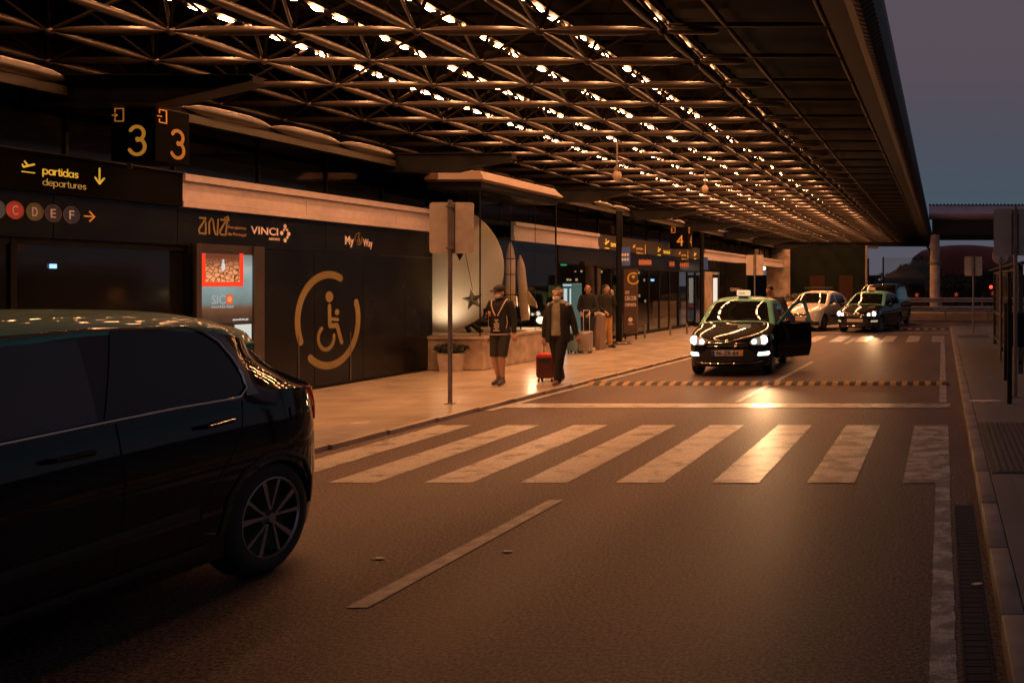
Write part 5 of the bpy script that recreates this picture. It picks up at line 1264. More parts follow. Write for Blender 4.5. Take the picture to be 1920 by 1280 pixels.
# dark van behind
van = thing('parked_van', (-2.62, 40.2, 0), 'dark van standing behind the distant black taxi', 'van', None, R(-8), True)
V = Car(van, 4.6, .92, [(0, .85), (.2, .98), (.8, 1.1), (1.5, 1.62), (2.0, 1.78), (3.5, 1.8), (4.2, 1.75), (4.6, 1.4)], [(0, .9), (1, 1.05), (4.6, 1.1)], tum=.25, af=.5, ar=.25, bot=.2)
V.shell(M_CARBLACK, (.9, 3.8), R_=.36); V.wheels((.9, 3.8), R_=.33)
V.patch('top', [(-.7, .95), (.7, .95), (.6, 1.55), (-.6, 1.55)], 'windscreen', M_CARGLASS, off=.006)
for sx in (1, -1):
    V.patch('side', [(1.4, 1.1), (4.0, 1.13), (4.0, 1.6), (1.9, 1.6)], 'side_window', M_CARGLASS, sx=sx)
    V.patch('front', [(sx*.5, .72), (sx*.8, .74), (sx*.8, .86), (sx*.55, .84)][::sx], 'headlight', MATS['lamp_glass'], off=.006)
# ================================================================== PEOPLE
def remesh(mb, name, m, parent, vox=.010, smooth_it=3):
    o = mb.build(name, m, parent, recalc=True)
    r = o.modifiers.new('r', 'REMESH'); r.mode = 'VOXEL'; r.voxel_size = vox; r.use_smooth_shade = True
    s = o.modifiers.new('s', 'SMOOTH'); s.iterations = smooth_it; s.factor = .5
    bpy.context.view_layer.update()
    dg = bpy.context.evaluated_depsgraph_get(); me = bpy.data.meshes.new_from_object(o.evaluated_get(dg))
    o.modifiers.clear(); o.data = me
    me.materials.clear()
    for x in (m if isinstance(m, (list, tuple)) else [m]): me.materials.append(x)
    me.polygons.foreach_set('use_smooth', [True]*len(me.polygons)); return o
M_SKIN = mat('skin', (.42, .24, .16), .5, noise=.08, nscale=12)
M_MASKW = mat('mask_cloth', (.62, .60, .54), .7, noise=.05)
def torso(mb, sec, lean=None):
    """sec: (z, cx, cy, rx, ry)"""
    mb.rings([[Vector((cx+rx*math.cos(2*math.pi*k/20), cy+ry*math.sin(2*math.pi*k/20), z)) for k in range(20)] for z, cx, cy, rx, ry in sec])
def hand(mb, w, d, up, curl=.5, r=.009, side=1):
    """palm + four curled fingers + thumb; w wrist, d direction of hand, up: back-of-hand direction"""
    w = Vector(w); d = Vector(d).normalized(); up = Vector(up); up = (up-d*up.dot(d)).normalized(); s = d.cross(up)*side
    pc_ = w+d*.05; mb.path([w-d*.01, w+d*.03, w+d*.075, w+d*.09], [.026, .036, .04, .030], 10, sq=(1, 1) if False else (1, .62))
    for i, (off, l) in enumerate(((-.03, .068), (-.010, .078), (.010, .073), (.028, .058))):
        p = w+d*.08+s*off; dd = d; pts = [p]
        for j in range(3):
            a = curl*.6*(j+1); dd = (d*math.cos(a)-up*math.sin(a)); p = p+dd*l/3*1.15; pts.append(p)
        mb.path(pts, [r*1.1, r*1.05, r, r*.8], 7)
    p = w+d*.03+s*(-.035); mb.path([p, p+d*.025-s*.02-up*.01, p+d*.055-s*.018-up*.025], [r*1.3, r*1.15, r*.9], 7)
def head(mb, c, tilt=None, r=1.0):
    c = Vector(c); st = len(mb.v)
    z = Vector((0, 0, 0))
    mb.ell(z+Vector((0, .012, .025)), (.076*r, .094*r, .10*r), 16, 12)
    mb.ell(z+Vector((0, -.022, -.045)), (.056*r, .065*r, .068*r), 14, 10)
    mb.ell(z+Vector((0, -.045, -.085)), (.032*r, .032*r, .026*r), 10, 8)
    mb.path([(0, -.088, .018), (0, -.104, -.012), (0, -.108, -.022), (0, -.086, -.036)], [.008, .012, .015, .010], 8)
    for sx in (-1, 1): mb.ell(z+Vector((sx*.078, .012, -.005)), (.012, .02, .032), 8, 6); mb.ell(z+Vector((sx*.03, -.083, .022)), (.018, .010, .008), 8, 6)
    T = Matrix.Translation(c) @ (tilt or Matrix.Identity(4)); mb.xf(T, st); return T
def person(loc, label, J, top, legs, shoe, hair=None, extras=None, rz=0, skin=M_SKIN, shorts=None, tilt=None, waist=.95, torso_w=1.0, name_cat='person', group=None, bald=False, mask=None, sleeve_end='wr', cap=None, jacket_z=.88):
    t = thing('person', loc, label, 'person', group, R(rz), True)
    g = lambda k: Vector(J[k])
    mb = MB()
    torso(mb, [(.86, J['pe'][0], J['pe'][1], .13, .09), (.95, J['pe'][0], J['pe'][1], .155, .105), (1.08, (J['pe'][0]+J['ch'][0])/2, (J['pe'][1]+J['ch'][1])/2, .13, .09), (1.26, J['ch'][0], J['ch'][1], .155, .105), (1.38, J['ch'][0], J['ch'][1], .165, .09), (1.44, J['nk'][0], J['nk'][1], .09, .06), (1.46, J['nk'][0], J['nk'][1], .055, .055)])
    mb.path([g('nk')-Vector((0, 0, .04)), g('nk')+Vector((0, 0, .02)), g('hd')-Vector((0, -.01, .03))], [.062, .052, .05], 12)
    for s in 'lr':
        mb.path([g('sh'+s), g('sh'+s).lerp(g('el'+s), .3), g('el'+s), g('el'+s).lerp(g('wr'+s), .35), g('wr'+s)], [.052, .047, .037, .036, .025], 10)
        mb.path([g('hp'+s), g('hp'+s).lerp(g('kn'+s), .3), g('kn'+s), g('kn'+s).lerp(g('an'+s), .3), g('an'+s)], [.085, .078, .052, .052, .034], 12)
        mb.path([g('an'+s)+Vector((0, .03, -.03)), g('an'+s)+Vector((0, 0, -.035)), g('to'+s)], [.03, .036, .028], 8)
        hd = J.get('hd'+s, (g('wr'+s)-g('el'+s)).normalized()); hand(mb, g('wr'+s), hd, J.get('hu'+s, (0, -1, .2)), J.get('curl'+s, .8), side=1 if s == 'r' else -1)
    T = head(mb, J['hd'], tilt)
    body = remesh(mb, 'body', skin, t, .0085, 2)
    # eyes + mouth
    mb = MB()
    for sx in (-1, 1): mb.ell((sx*.03, -.0935, .016), (.010, .005, .006), 8, 6)
    mb.ell((0, -.0905, -.052), (.022, .004, .005), 8, 4); mb.xf(T); mb.build('face_details', mat('eye_dark', (.03, .018, .014), .3, noise=0), t, smooth=True)
    # top clothing
    mb = MB(); tw = torso_w
    torso(mb, [(jacket_z, J['pe'][0], J['pe'][1], .175*tw, .125), (1.0, J['pe'][0], J['pe'][1], .17*tw, .122), (1.12, (J['pe'][0]+J['ch'][0])/2, (J['pe'][1]+J['ch'][1])/2, .165*tw, .118), (1.28, J['ch'][0], J['ch'][1], .18*tw, .128), (1.38, J['ch'][0], J['ch'][1], .185*tw, .112), (1.44, J['nk'][0], J['nk'][1], .12, .085), (1.475, J['nk'][0], J['nk'][1], .075, .07)])
    for s in 'lr':
        a, b, c = g('sh'+s), g('el'+s), g('wr'+s); mb.path([Vector(J['nk'])+Vector((0, 0, -.06)), a, a.lerp(b, .3), b, b.lerp(c, .4), b.lerp(c, .93)], [.07, .073, .064, .052, .048, .038], 12)
    remesh(mb, top[0], top[1], t, .009, 3)
    # trousers / shorts
    mb = MB(); torso(mb, [(.83, J['pe'][0], J['pe'][1], .14, .11), (.86, J['pe'][0], J['pe'][1], .17, .12), (.93, J['pe'][0], J['pe'][1], .168, .118), (1.0, J['pe'][0], J['pe'][1], .16, .11)])
    for s in 'lr':
        a, b, c = g('hp'+s), g('kn'+s), g('an'+s)
        if shorts: mb.path([a, a.lerp(b, .4), a.lerp(b, 1.0)], [.095, .088, .076], 12)
        else: mb.path([a, a.lerp(b, .4), b, b.lerp(c, .5), c+Vector((0, 0, -.03))], [.105, .095, .078, .07, .068], 12)
    remesh(mb, legs[0], legs[1], t, .009, 3)
    for s in 'lr':
        a, b = g('an'+s), g('to'+s); mb = MB(); d = (b-a); d.z = 0; d.normalize()
        mb.path([a-d*.06+Vector((0, 0, -.045)), a-d*.03+Vector((0, 0, -.03)), a+d*.03+Vector((0, 0, -.03)), b+Vector((0, 0, .0)), b+d*.045+Vector((0, 0, -.008))], [.034, .046, .046, .036, .022], 10)
        mb.path([a+Vector((0, 0, .03)), a+Vector((0, 0, -.04))], [.042, .046], 10)
        remesh(mb, 'shoe', shoe, t, .008, 2)
    if hair:
        mb = MB(); mb.ell((0, .022, .040), (.083, .096, .098), 16, 12); st = len(mb.v)
        keep = MB(); 
        # cap of hair: drop the part over the face
        for v in mb.v:
            if v.y < -.03 and v.z < .075: v.y = max(v.y, -.03)
            if v.z < -.02: v.z = -.02-(abs(v.z)-.02)*.6
        if hair[1] == 'long': mb.path([(0, .06, .02), (0, .08, -.06), (0, .07, -.12)], [.07, .065, .03], 10)
        mb.xf(T); mb.build('hair', hair[0], t, smooth=True, ang=80)
    if mask:
        mb = MB(); mb.ell((0, -.045, -.052), (.060, .072, .050), 14, 10); mb.xf(T); mb.build('face_mask', mask, t, smooth=True)
        mb = MB()
        for sx in (-1, 1): mb.path([(sx*.055, -.06, -.035), (sx*.075, -.02, -.015), (sx*.08, .012, -.005)], .0025, 4)
        mb.xf(T); mb.build('mask_strap', mask, t)
    if cap:
        mb = MB(); mb.ell((0, .012, .055), (.088, .104, .078), 16, 10); mb.path([(0, -.07, .062), (0, -.12, .055), (0, -.155, .042)], [.05, .062, .045], 12, sq=(1, .12)); mb.xf(T); mb.build('cap', cap, t, smooth=True)
    if extras: extras(t, T, J)
    return t
def stand(**k):
    J = dict(pe=(0, 0, .93), ch=(0, .01, 1.3), nk=(0, .015, 1.46), hd=(0, -.005, 1.60),
             shl=(-.17, .015, 1.40), shr=(.17, .015, 1.40), ell=(-.22, .03, 1.13), elr=(.22, .03, 1.13), wrl=(-.24, -.03, .88), wrr=(.24, -.03, .88),
             hpl=(-.085, 0, .88), hpr=(.085, 0, .88), knl=(-.09, -.02, .48), knr=(.09, -.02, .48), anl=(-.09, .02, .09), anr=(.09, .02, .09), tol=(-.11, -.12, .04), tor=(.11, -.12, .04))
    J.update(k); return J
M_BLK = mat('cloth_black', (.012, .012, .012), .8, noise=.3, nscale=20, bump=.3, bscale=40)
M_DKGREY = mat('cloth_dark_grey', (.03, .028, .024), .85, noise=.3, nscale=20, bump=.3, bscale=40)
# ---- man with cap, mask and front backpack straps
D = 15.95; px_ = X(938, D)
Jm = stand(wrl=(-.13, -.24, 1.20), ell=(-.25, -.02, 1.12), hdl=(.5, -.5, .15), hul=(0, -.4, -1), curll=1.2,
           wrr=(.25, -.02, .88), knl=(-.085, -.03, .49), anl=(-.045, .04, .10), tol=(-.06, -.11, .04), knr=(.075, -.08, .49), anr=(.055, -.04, .09), tor=(.07, -.19, .04), hd=(-.01, -.02, 1.60))
def ex_man(t, T, J):
    mb = MB(); mb.box((-.135, -.262-.05, 1.19), (-.06, -.27-.05, 1.33)); mb.xf(Matrix.Translation((0, 0, 0))); mb.build('phone', M_BLACK, t)
    ms = mat('strap_pale', (.55, .42, .33), .7, noise=.1)
    for sx in (-1, 1):
        pts = [(sx*.115, .02, 1.49), (sx*.12, -.06, 1.46), (sx*.10, -.112, 1.38), (sx*.06, -.135, 1.28), (sx*.02, -.142, 1.20)]
        MB().path(pts, .011, 6, sq=(1, .5)).build('backpack_strap', ms, t, smooth=True)
        MB().path([(sx*.155, -.10, 1.20), (sx*.165, -.085, 1.08), (sx*.15, -.10, .98)], .007, 6).build('side_piping', ms, t)
    mb = MB(); rd = random.Random(2)
    for r_, (w, z) in enumerate(((.075, 1.125), (.04, 1.09), (.10, 1.06), (.085, 1.03), (.10, 1.0), (.05, .97), (.115, .945))):
        n = 4
        for k in range(n):
            xa = -w/2+w*k/n+rd.uniform(0, .006); mb.box((xa-.0, -.1365-.004, z-.010), (xa+w/n*.72, -.1365+.006, z+.012))
    mb.build('shirt_print', mat('print_cream', (.62, .5, .42), .7, noise=0), t)
    mb = MB(); mb.rings([[Vector((.178*math.cos(a)*1, .128*math.sin(a), z)) for a in [2*math.pi*k/24 for k in range(24)]] for z in (.868, .89)]); mb.build('shirt_hem', mat('hem_grey', (.4, .34, .3), .8), t, smooth=True)
    mb = MB(); mb.ell((0, .0, -.105), (.085, .085, .03), 14, 6); mb.xf(T); mb.build('hood', M_BLK, t, smooth=True)
    MB().rbox((-.15, .12, 1.0), (.15, .26, 1.42), .05, 3).build('backpack', M_BLK, t, smooth=True)
    MB().path([(-.17, .12, .98), (-.20, .10, .86), (-.26, .08, .72)], .008, 5).build('hanging_strap', M_BLK, t)
    for s in 'lr':
        a = Vector(J['an'+s]); MB().path([a+Vector((0, 0, .07)), a+Vector((0, 0, -.02))], [.041, .044], 10).build('sock', mat('sock_grey', (.14, .13, .12), .9), t, smooth=True)
person((px_, D, SWZ), 'man in black cap, face mask and dark shorts walking with a phone in hand', Jm, ('hoodie', M_BLK), ('shorts', M_DKGREY), mat('shoe_grey', (.08, .075, .065), .7, noise=.3), extras=ex_man, shorts=True, mask=M_MASKW, cap=M_BLK, tilt=Matrix.Rotation(R(-22), 4, 'Z') @ Matrix.Rotation(R(10), 4, 'X'), hair=(M_BLK, 'short'), jacket_z=.87, torso_w=.93)
# ---- woman with open cardigan pulling the suitcase
D = 15.9; px_ = X(1047, D)
Jw = stand(hd=(-.01, -.01, 1.55), nk=(0, .01, 1.42), wrl=(-.24, -.0, .80), ell=(-.23, .02, 1.08), shl=(-.15, .015, 1.36), shr=(.15, .015, 1.36), wrr=(.29, .06, .85), elr=(.23, .06, 1.09), knl=(-.045, .04, .49), anl=(-.02, .16, .13), tol=(-.02, .05, .05), knr=(.05, -.06, .48), anr=(-.0, -.03, .09), tor=(-.005, -.16, .04), hull=(0, -1, 0))
def ex_w(t, T, J):
    mj = MATS['cloth_cardigan']
    mb = MB()
    for sx in (-1, 1):
        mb.rings([[Vector((sx*(.085+.11*k/5)*(1.0 if z > 1.0 else 1.08), -.128+.10*(k/5)**2-(.008 if z > 1 else 0), z)) for k in range(6)]+[Vector((sx*(.085+.11*k/5), -.112+.10*(k/5)**2, z)) for k in range(5, -1, -1)] for z in (.74, .9, 1.05, 1.2, 1.34)]+[[Vector((sx*(.055+.11*k/5), -.10+.11*(k/5)**2, 1.425-.02*k/5)) for k in range(6)]+[Vector((sx*(.055+.11*k/5), -.085+.11*(k/5)**2, 1.425-.02*k/5)) for k in range(5, -1, -1)]])
    mb.build('cardigan_front', mj, t, smooth=True)
    mb = MB(); torso(mb, [(.76, 0, .05, .19, .09), (.9, 0, .04, .185, .10), (1.1, 0, .035, .185, .11), (1.30, 0, .03, .19, .12), (1.38, 0, .028, .195, .115), (1.43, 0, .03, .16, .08), (1.455, 0, .035, .10, .05)]); mb.build('cardigan_back', mj, t, smooth=True)
    for s in 'lr':
        a, b, c = Vector(J['sh'+s]), Vector(J['el'+s]), Vector(J['wr'+s]); MB().path([a+Vector((0, 0, .01)), a.lerp(b, .3), b, b.lerp(c, .4), b.lerp(c, .93)], [.078, .073, .06, .055, .045], 12).build('cardigan_sleeve', mj, t, smooth=True)
    mb = MB(); mb.lathe([(.082, .03), (.088, .045), (.088, .075), (.080, .09)], (0, .012, 0), 'z', 20); mb.xf(T); mb.build('headband', mat('headband_pink', (.5, .34, .27), .7), t, smooth=True)
mat('cloth_cardigan', (.014, .013, .012), .85, noise=.3)
M_TOP = mat('cloth_sage', (.26, .25, .19), .8, noise=.15, nscale=10, bump=.2, bscale=12)
person((px_, D, SWZ), 'woman in grey top and open dark cardigan wearing a mask and pulling a red suitcase', Jw, ('grey_top', M_TOP), ('trousers', M_BLK), mat('shoe_brown', (.2, .09, .06), .6), extras=ex_w, mask=M_MASKW, hair=(mat('hair_dark', (.03, .02, .014), .6), 'long'), torso_w=.98, jacket_z=.86)
# ---- bald man in black
D = DG(658, SWZ); px_ = X(1094, D)
Jb = stand(wrl=(-.12, -.16, 1.0), ell=(-.24, .0, 1.12), wrr=(.12, -.18, .98), elr=(.24, 0, 1.12))
person((px_, D+.3, SWZ), 'bald man in long black coat standing beside the silver suitcase', Jb, ('coat', M_BLK), ('trousers', M_BLK), M_BLK, tilt=Matrix.Rotation(R(15), 4, 'X') @ Matrix.Rotation(R(25), 4, 'Z'), skin=mat('skin_ruddy', (.45, .2, .13), .5), jacket_z=.72)
# ---- man in tan trousers, side on, hand at his face
D = DG(653, SWZ); px_ = X(1134, D)
Jt = stand(wrr=(.03, -.22, 1.47), elr=(.15, -.18, 1.2), hdr=(-.05, .1, 1), hur=(0, -1, .2), wrl=(-.16, -.14, 1.0), hd=(0, -.02, 1.60), anl=(-.12, .05, .09), tol=(-.14, -.09, .04), anr=(.12, -.02, .09), tor=(.13, -.16, .04))
def ex_t(t, T, J): MB().path([(.16, -.08, 1.0), (.18, -.07, .8), (.17, -.05, .62)], .014, 6).build('bag_strap', M_BLK, t)
person((px_, D+.1, SWZ), 'man in dark jacket and tan trousers standing side on with a hand at his face', Jt, ('jacket', mat('cloth_dark_green', (.02, .022, .018), .8)), ('trousers', mat('cloth_tan', (.46, .26, .10), .8, noise=.2, nscale=8, bump=.2)), M_BLK, rz=62, hair=(MATS['hair_dark'], 'short'), extras=ex_t, jacket_z=.84)
# ---- man behind the taxi
D = 22.6; px_ = X(1478, D)
Jd = stand(ch=(-.22, -.06, 1.31), nk=(-.35, -.10, 1.47), hd=(-.43, -.15, 1.62), shl=(-.47, -.08, 1.38), shr=(-.13, -.06, 1.42), wrl=(-.52, -.34, 1.20), ell=(-.50, -.14, 1.12), elr=(-.02, -.08, 1.14), wrr=(-.16, -.30, 1.02))
person((px_, D, 0), 'man in dark jacket leaning forward behind the open taxi', Jd, ('jacket', M_DKGREY), ('trousers', M_BLK), M_BLK, hair=(MATS['hair_dark'], 'short'), tilt=Matrix.Rotation(R(-35), 4, 'Z') @ Matrix.Rotation(R(20), 4, 'X'), skin=MATS['skin_ruddy'])
# ================================================================== BACKGROUND beyond the canopy
def pole(name, u, v0, v1, D, r, m, label, cat, group=None, z0=None, par=None):
    x = X(u, D); za = Z(v1, D) if z0 is None else z0
    o = MB().path([(x, D, za), (x, D, Z(v0, D))], r, 10).build(name, m, par, smooth=True, org=None if par is not None else (x, D, za))
    if par is None: tag(o, label, cat, group)
    return o
# second canopy crossing behind
D = 62.0
c2 = thing('far_canopy', (3, D, 4.9), 'second rounded canopy crossing behind at the right, above the red dome', 'canopy')
x0, x1 = X(1742, D), 24
prof = [(0, Z(384, D)), (-.25, Z(390, D)), (-.45, Z(396, D)), (-.5, Z(402, D)), (-.4, Z(408, D)), (0, Z(412, D))]
mb = MB(); mb.rings([[Vector((x, D+a, z)) for a, z in prof] for x in (x0, x1)], True); mb.build('rounded_fascia', mat('fascia_highlight', (.70, .52, .55), .3, metal=.4, noise=.15, nscale=1), c2, smooth=True, ang=50)  # pale pink puts the sky highlight of the round edge into the colour
mb = MB(); mb.box((x0+.2, D, Z(440, D)), (x1, D+8, Z(411, D)-.01)); mb.build('underside', mat('under_brown', (.03, .02, .014), .7), c2)
mb = MB(); x = x0
while x < x1: mb.box((x, D-.1, Z(386, D)), (x+.12, D+.2, Z(382.5, D))); x += .24
mb.box((x0, D-.05, Z(388, D)), (x1, D+7, Z(384.5, D))); mb.build('corrugated_top', M_BLACK, c2)
# support column
D = 60.5; x = X(1753, D)
cl = thing('support_column', (x, D, 0), 'round cream support column rising to the far canopy', 'column')
MB().path([(x, D, 0), (x, D, Z(505, D)), (x, D, Z(440, D))], [.33, .33, .30], 20).build('shaft', M_STONE, cl, smooth=True)
mb = MB(); mb.lathe([(.34, Z(497, D)), (.37, Z(496, D)), (.37, Z(493, D)), (.34, Z(492, D))], (x, D, 0), 'z', 20); mb.build('collar', M_POLE, cl)
mb = MB(); mb.path([(x-.1, D, Z(478, D)), (x-.7, D, Z(455, D))], .08, 6).path([(x+.2, D, Z(510, D)), (x+1.1, D, Z(548, D))], .05, 6); mb.build('strut', M_BLACK, cl)
# red dome
D = 92; xc = X(1808, D); rx = 4.3
o = MB(); o.lathe([(5.6, Z(560, D)), (5.6, Z(500, D)), (5.3, Z(482, D)), (4.4, Z(469, D)), (3.0, Z(461, D)), (1.5, Z(458, D)), (.05, Z(457, D))], (xc, D+3, 0), 'z', 48)
o = o.build('red_dome', mat('dome_red', (.22, .035, .022), .6, noise=.2, nscale=.5), smooth=True, org=(xc, D+3, 0)); tag(o, 'large dark red domed building beyond the far canopy', 'domed building')
# gazebo pavilion
D = 70; gz = thing('pavilion', (X(1698, D), D, 0), 'dark pavilion with pitched roof beyond the guard rail', 'pavilion')
ap = P(1698, 493, D); l_ = P(1657, 521, D); r_ = P(1745, 521, D)
mb = MB(); zb = l_.z; y0, y1 = D-2, D+4
mb.add([(l_.x, y0, zb), (r_.x, y0, zb), (r_.x, y1, zb), (l_.x, y1, zb), (ap.x, D+1, ap.z), (l_.x, y0, zb-.12), (r_.x, y0, zb-.12), (r_.x, y1, zb-.12), (l_.x, y1, zb-.12)], [(0, 1, 4), (1, 2, 4), (2, 3, 4), (3, 0, 4), (5, 8, 7, 6), (0, 5, 6, 1), (1, 6, 7, 2), (2, 7, 8, 3), (3, 8, 5, 0)]); mb.build('roof', mat('pavilion_roof', (.012, .010, .009), .8, spec=.1), gz)
for xx in (l_.x+.25, r_.x-.25, ap.x+.2):
    for yy in (y0+.3, y1-.3): MB().path([(xx, yy, 0), (xx, yy, zb-.12)], .07, 6).build('post', M_BLACK, gz)
MB().box((ap.x-.6, D+1, 0), (r_.x-.4, D+3, 2.0)).build('inner_wall', mat('pavilion_wall', (.05, .04, .035), .8), gz)
# glass screen panel with posts (clear, between terminal and pavilion)
D = 63; gs = thing('glass_screen', (X(1640, D), D, 0), 'clear glass screen with thin dark posts at the end of the terminal', 'glass screen')
for u in (1628, 1656): pole('post', u, 484 if u < 1650 else 482, 600, D, .06, M_BLACK, '', '', z0=0, par=gs)
MB().box((X(1658, D), D-.01, .3), (X(1745, D), D+.01, Z(483, D))).build('pane', M_GLASS, gs)
MB().box((X(1629, D), D-.03, .2), (X(1745, D), D+.03, .3)).build('rail', M_BLACK, gs)
# trees behind
def tree(x, y, h, r, label, seed, n=900):
    t = thing('leafy_tree', (x, y, 0), label, 'tree', 'dark trees beyond the pavilion'); rd = random.Random(seed)
    mb = MB(); mb.path([(x, y, 0), (x+.1, y, h*.3), (x-.1, y, h*.55)], [.22, .17, .12], 8)
    for k in range(6):
        a = rd.uniform(0, 6.28); mb.path([(x, y, h*(.3+.05*k)), (x+math.cos(a)*r*.6, y+math.sin(a)*r*.6, h*(.6+.05*k))], [.09, .03], 5)
    mb.build('trunk', mat('bark', (.05, .035, .025), .9, bump=.4), t)
    mb = MB()
    for k in range(9):
        a = rd.uniform(0, 6.28); q = rd.uniform(.2, .7)*r; leaves(mb, (x+math.cos(a)*q, y+math.sin(a)*q, h*rd.uniform(.5, .88)), (r*.45, r*.45, h*.16), n//9, .17, 1, seed*31+k)
    mb.build('crown', mat('crown_green', (.035, .045, .02), .7, noise=.5, nscale=1.2), t, recalc=False)
tree(X(1727, 80), 80, 4.3, 2.0, 'dark leafy tree behind the pavilion, nearest the column', 1)
tree(X(1712, 84), 84, 3.9, 1.9, 'dark leafy tree above the pavilion roof on its right slope', 2)
tree(X(1668, 86), 86, 2.9, 1.5, 'low dark tree left of the pavilion behind the glass screen', 3, 500)
tree(X(1843, 75), 75, 3.4, 2.2, 'dark tree before the red dome by the small red light', 4)
tree(X(1790, 78), 78, 3.0, 2.0, 'low dark tree right of the cream column', 5, 700)
# dark low buildings under the dome
o = MB().box((X(1768, 80), 81, 0), (16, 88, 2.6)).build('low_building', mat('low_dark', (.025, .02, .018), .8, noise=.3)); o.location = (0, 0, 0); tag(o, 'long low dark building in front of the red dome', 'building')
o = MB().box((-30, 108, 0), (X(1640, 108), 114, 2.8)).box((X(1645, 120), 120, 0), (X(1760, 120), 126, 2.2)).build('far_building', MATS['low_dark']); tag(o, 'far dark low buildings on the horizon behind the pavilion', 'building')
# guard rails
D = 45.0
def rail(v0, v1, D, u0, label):
    t = thing('guard_rail', (X(u0, D), D, 0), label, 'guard rail', 'steel guard rails behind the far crosswalk')
    za, zb_ = Z(v1, D), Z(v0, D); x0, x1 = X(u0, D), 6.5; h = zb_-za
    prof = [(0, za), (-.06, za+h*.15), (-.06, za+h*.35), (0, za+h*.5), (-.06, za+h*.65), (-.06, za+h*.85), (0, zb_)]
    mb = MB(); mb.rings([[Vector((x, D+a, z)) for a, z in prof]+[Vector((x, D+.015+a, z)) for a, z in prof[::-1]] for x in (x0, x1)]); mb.build('beam', mat('galv_rail', (.30, .29, .31), .4, metal=.5, noise=.2), t)
    mb = MB(); x = x0+.3
    while x < x1: MB().box((x, D+.02, 0), (x+.08, D+.12, zb_+.02)).build('post', M_POLE, t); x += 2.0
rail(558, 567, 45.2, 1676, 'upper steel guard rail behind the parked taxis')
rail(574, 584, 43.6, 1680, 'lower steel guard rail nearer the far crosswalk')
lw = MB().rbox((X(1682, 44.2), 44.2, 0), (7, 44.6, .42), .02, 1).build('low_wall', mat('low_wall_stone', (.42, .30, .22), .7, noise=.3, nscale=1), org=(X(1682, 44.2), 44.2, 0)); tag(lw, 'low stone wall beneath the steel guard rails', 'wall')
mb = MB(); text_mesh(mb, 'HOLIDAY', M_front(X(1704, 43.4), 43.4, Z(575, 43.4)), w=.8, h=.13) if False else None
# stars on sticks
def star(u, v, D, label):
    t = thing('star_decoration', (X(u, D), D, .9), label, 'star decoration', 'red star decorations on the guard rail'); c = P(u, v, D)
    pts = [(c.x+(.13 if k % 2 == 0 else .055)*math.cos(R(90+36*k)), c.z+(.13 if k % 2 == 0 else .055)*math.sin(R(90+36*k))) for k in range(10)]
    MB().prism(pts, 'xz', D-.02, D+.02).build('star', mat('star_red', (.5, .10, .06), .5, noise=0, emit=(1, .16, .08), estr=.15), t)
    MB().path([(c.x, D+.03, .9), (c.x, D+.03, c.z)], .012, 5).build('stick', M_POLE, t)
star(1719, 553, 45, 'red star decoration left of the cream column'); star(1793, 552, 45, 'red star decoration behind the far sign post'); star(1862, 550, 45, 'red star decoration below the small red light')
c = P(1858, 538, 52)
o = MB().ell(c, (.10, .08, .10), 10, 6).path([(c.x, 52.02, 0), (c.x, 52.02, c.z)], .04, 6).build('red_signal', emi('signal_red', (1, .06, .03), 2.5), org=(c.x, 52, 0)); tag(o, 'small glowing red signal lamp before the red dome', 'signal lamp')
o.data.materials.clear(); o.data.materials.append(MATS['signal_red']); o.data.materials.append(M_BLACK)
for p in o.data.polygons: p.material_index = 1 if p.center.z < c.z-.12 else 0
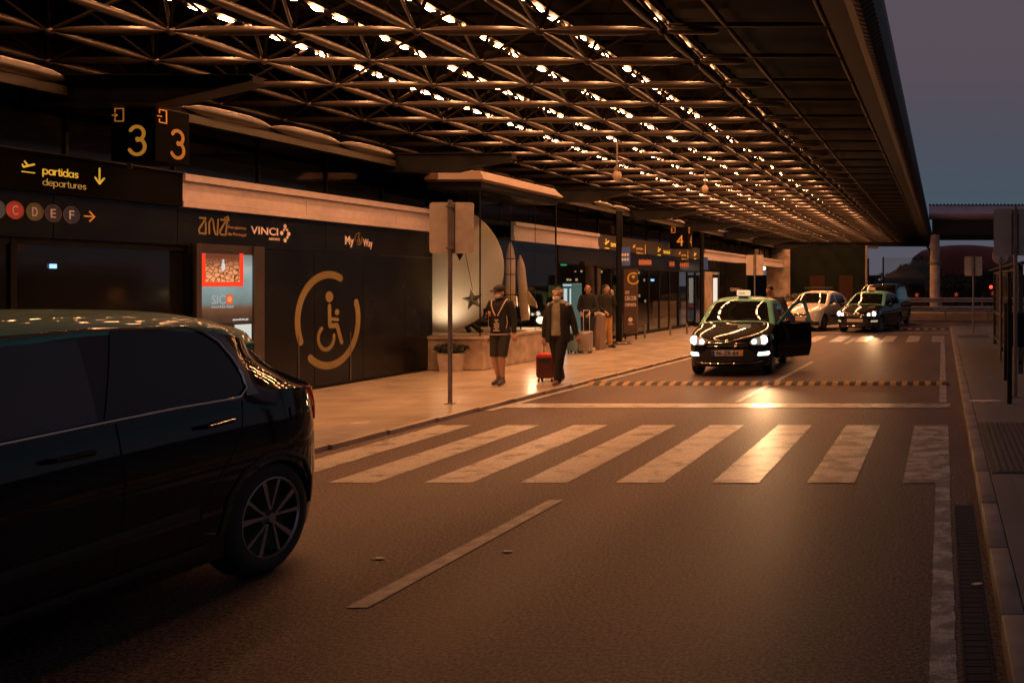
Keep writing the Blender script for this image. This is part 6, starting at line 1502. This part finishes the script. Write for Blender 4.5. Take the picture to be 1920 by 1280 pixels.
# planter with hedge left of the parked cars
D = 47; hp_ = thing('hedge_planter', (X(1495, D), D, 0), 'stone planter with low dark hedge behind the white taxi', 'planter')
MB().rbox((X(1476, D), D, 0), (X(1545, D), D+.8, .9), .02).build('planter_box', M_STONE, hp_)
mb = MB(); leaves(mb, (X(1500, D), D+.4, 1.05), (1.1, .4, .28), 700, .08, 1, 12); mb.build('hedge', M_LEAF, hp_, recalc=False)
# right side shelter of dark posts, rails and smoked panes
bs = thing('passenger_shelter', (1.9, 22, .12), 'dark steel and glass passenger shelter along the right pavement', 'shelter')
xs = 1.42
M_SHELT = mat('shelter_grey', (.035, .03, .028), .45, noise=.2)
for y in (17.2, 20.0, 22.8, 25.6): MB().box((xs, y, .12), (xs+.09, y+.09, 2.15)).build('post', M_SHELT, bs)
mb = MB()
for z in (2.06, 1.0, .30): mb.box((xs+.01, 17.2, z), (xs+.07, 25.6, z+.06))
for k in range(4): mb.box((xs-.12+k*.16, 17.0, 2.16+k*.03), (xs+.0+k*.16, 25.8, 2.19+k*.03))
mb.build('rails', mat('dark_rail', (.05, .042, .038), .45, noise=.2), bs)
MB().box((xs+.035, 17.3, .4), (xs+.045, 25.6, 2.05)).build('pane', M_GLASSDARK, bs)
MB().box((xs+.5, 17.2, .45), (xs+.9, 25, .52)).box((xs+.6, 17.5, .12), (xs+.7, 17.6, .45)).box((xs+.6, 24.5, .12), (xs+.7, 24.6, .45)).build('bench', M_POLE, bs)
for i, (u, D, zt_) in enumerate(((1893, 12.9, 1.6), (1886, 16.0, 1.45), (1899, 11.6, 1.1))):
    x = X(u, D)
    if i == 2: continue
    o = MB().path([(x, D, .12), (x, D, zt_)], .035, 10).build('barrier_post', M_BLACK, smooth=True, org=(x, D, .12)); tag(o, ['dark barrier post nearest the right sign post', 'dark barrier post before the shelter'][i], 'post', 'dark barrier posts on the right pavement')
o = MB().rbox((X(1884, 14.5), 14.5, .8), (X(1884, 14.5)+.35, 14.56, 1.35), .03).box((X(1884, 14.5)+.15, 14.52, .12), (X(1884, 14.5)+.2, 14.56, .8)).build('notice_case', M_BLACK, org=(X(1884, 14.5), 14.5, .12)); tag(o, 'small dark notice case on a stand by the right shelter', 'notice case')
# distant lit strip of ground beyond the rail
box1('far_pavement', (-14, 46.5, -.01), (30, 60, .03), M_PAVE, kind='structure')
print('objects', len(bpy.data.objects))
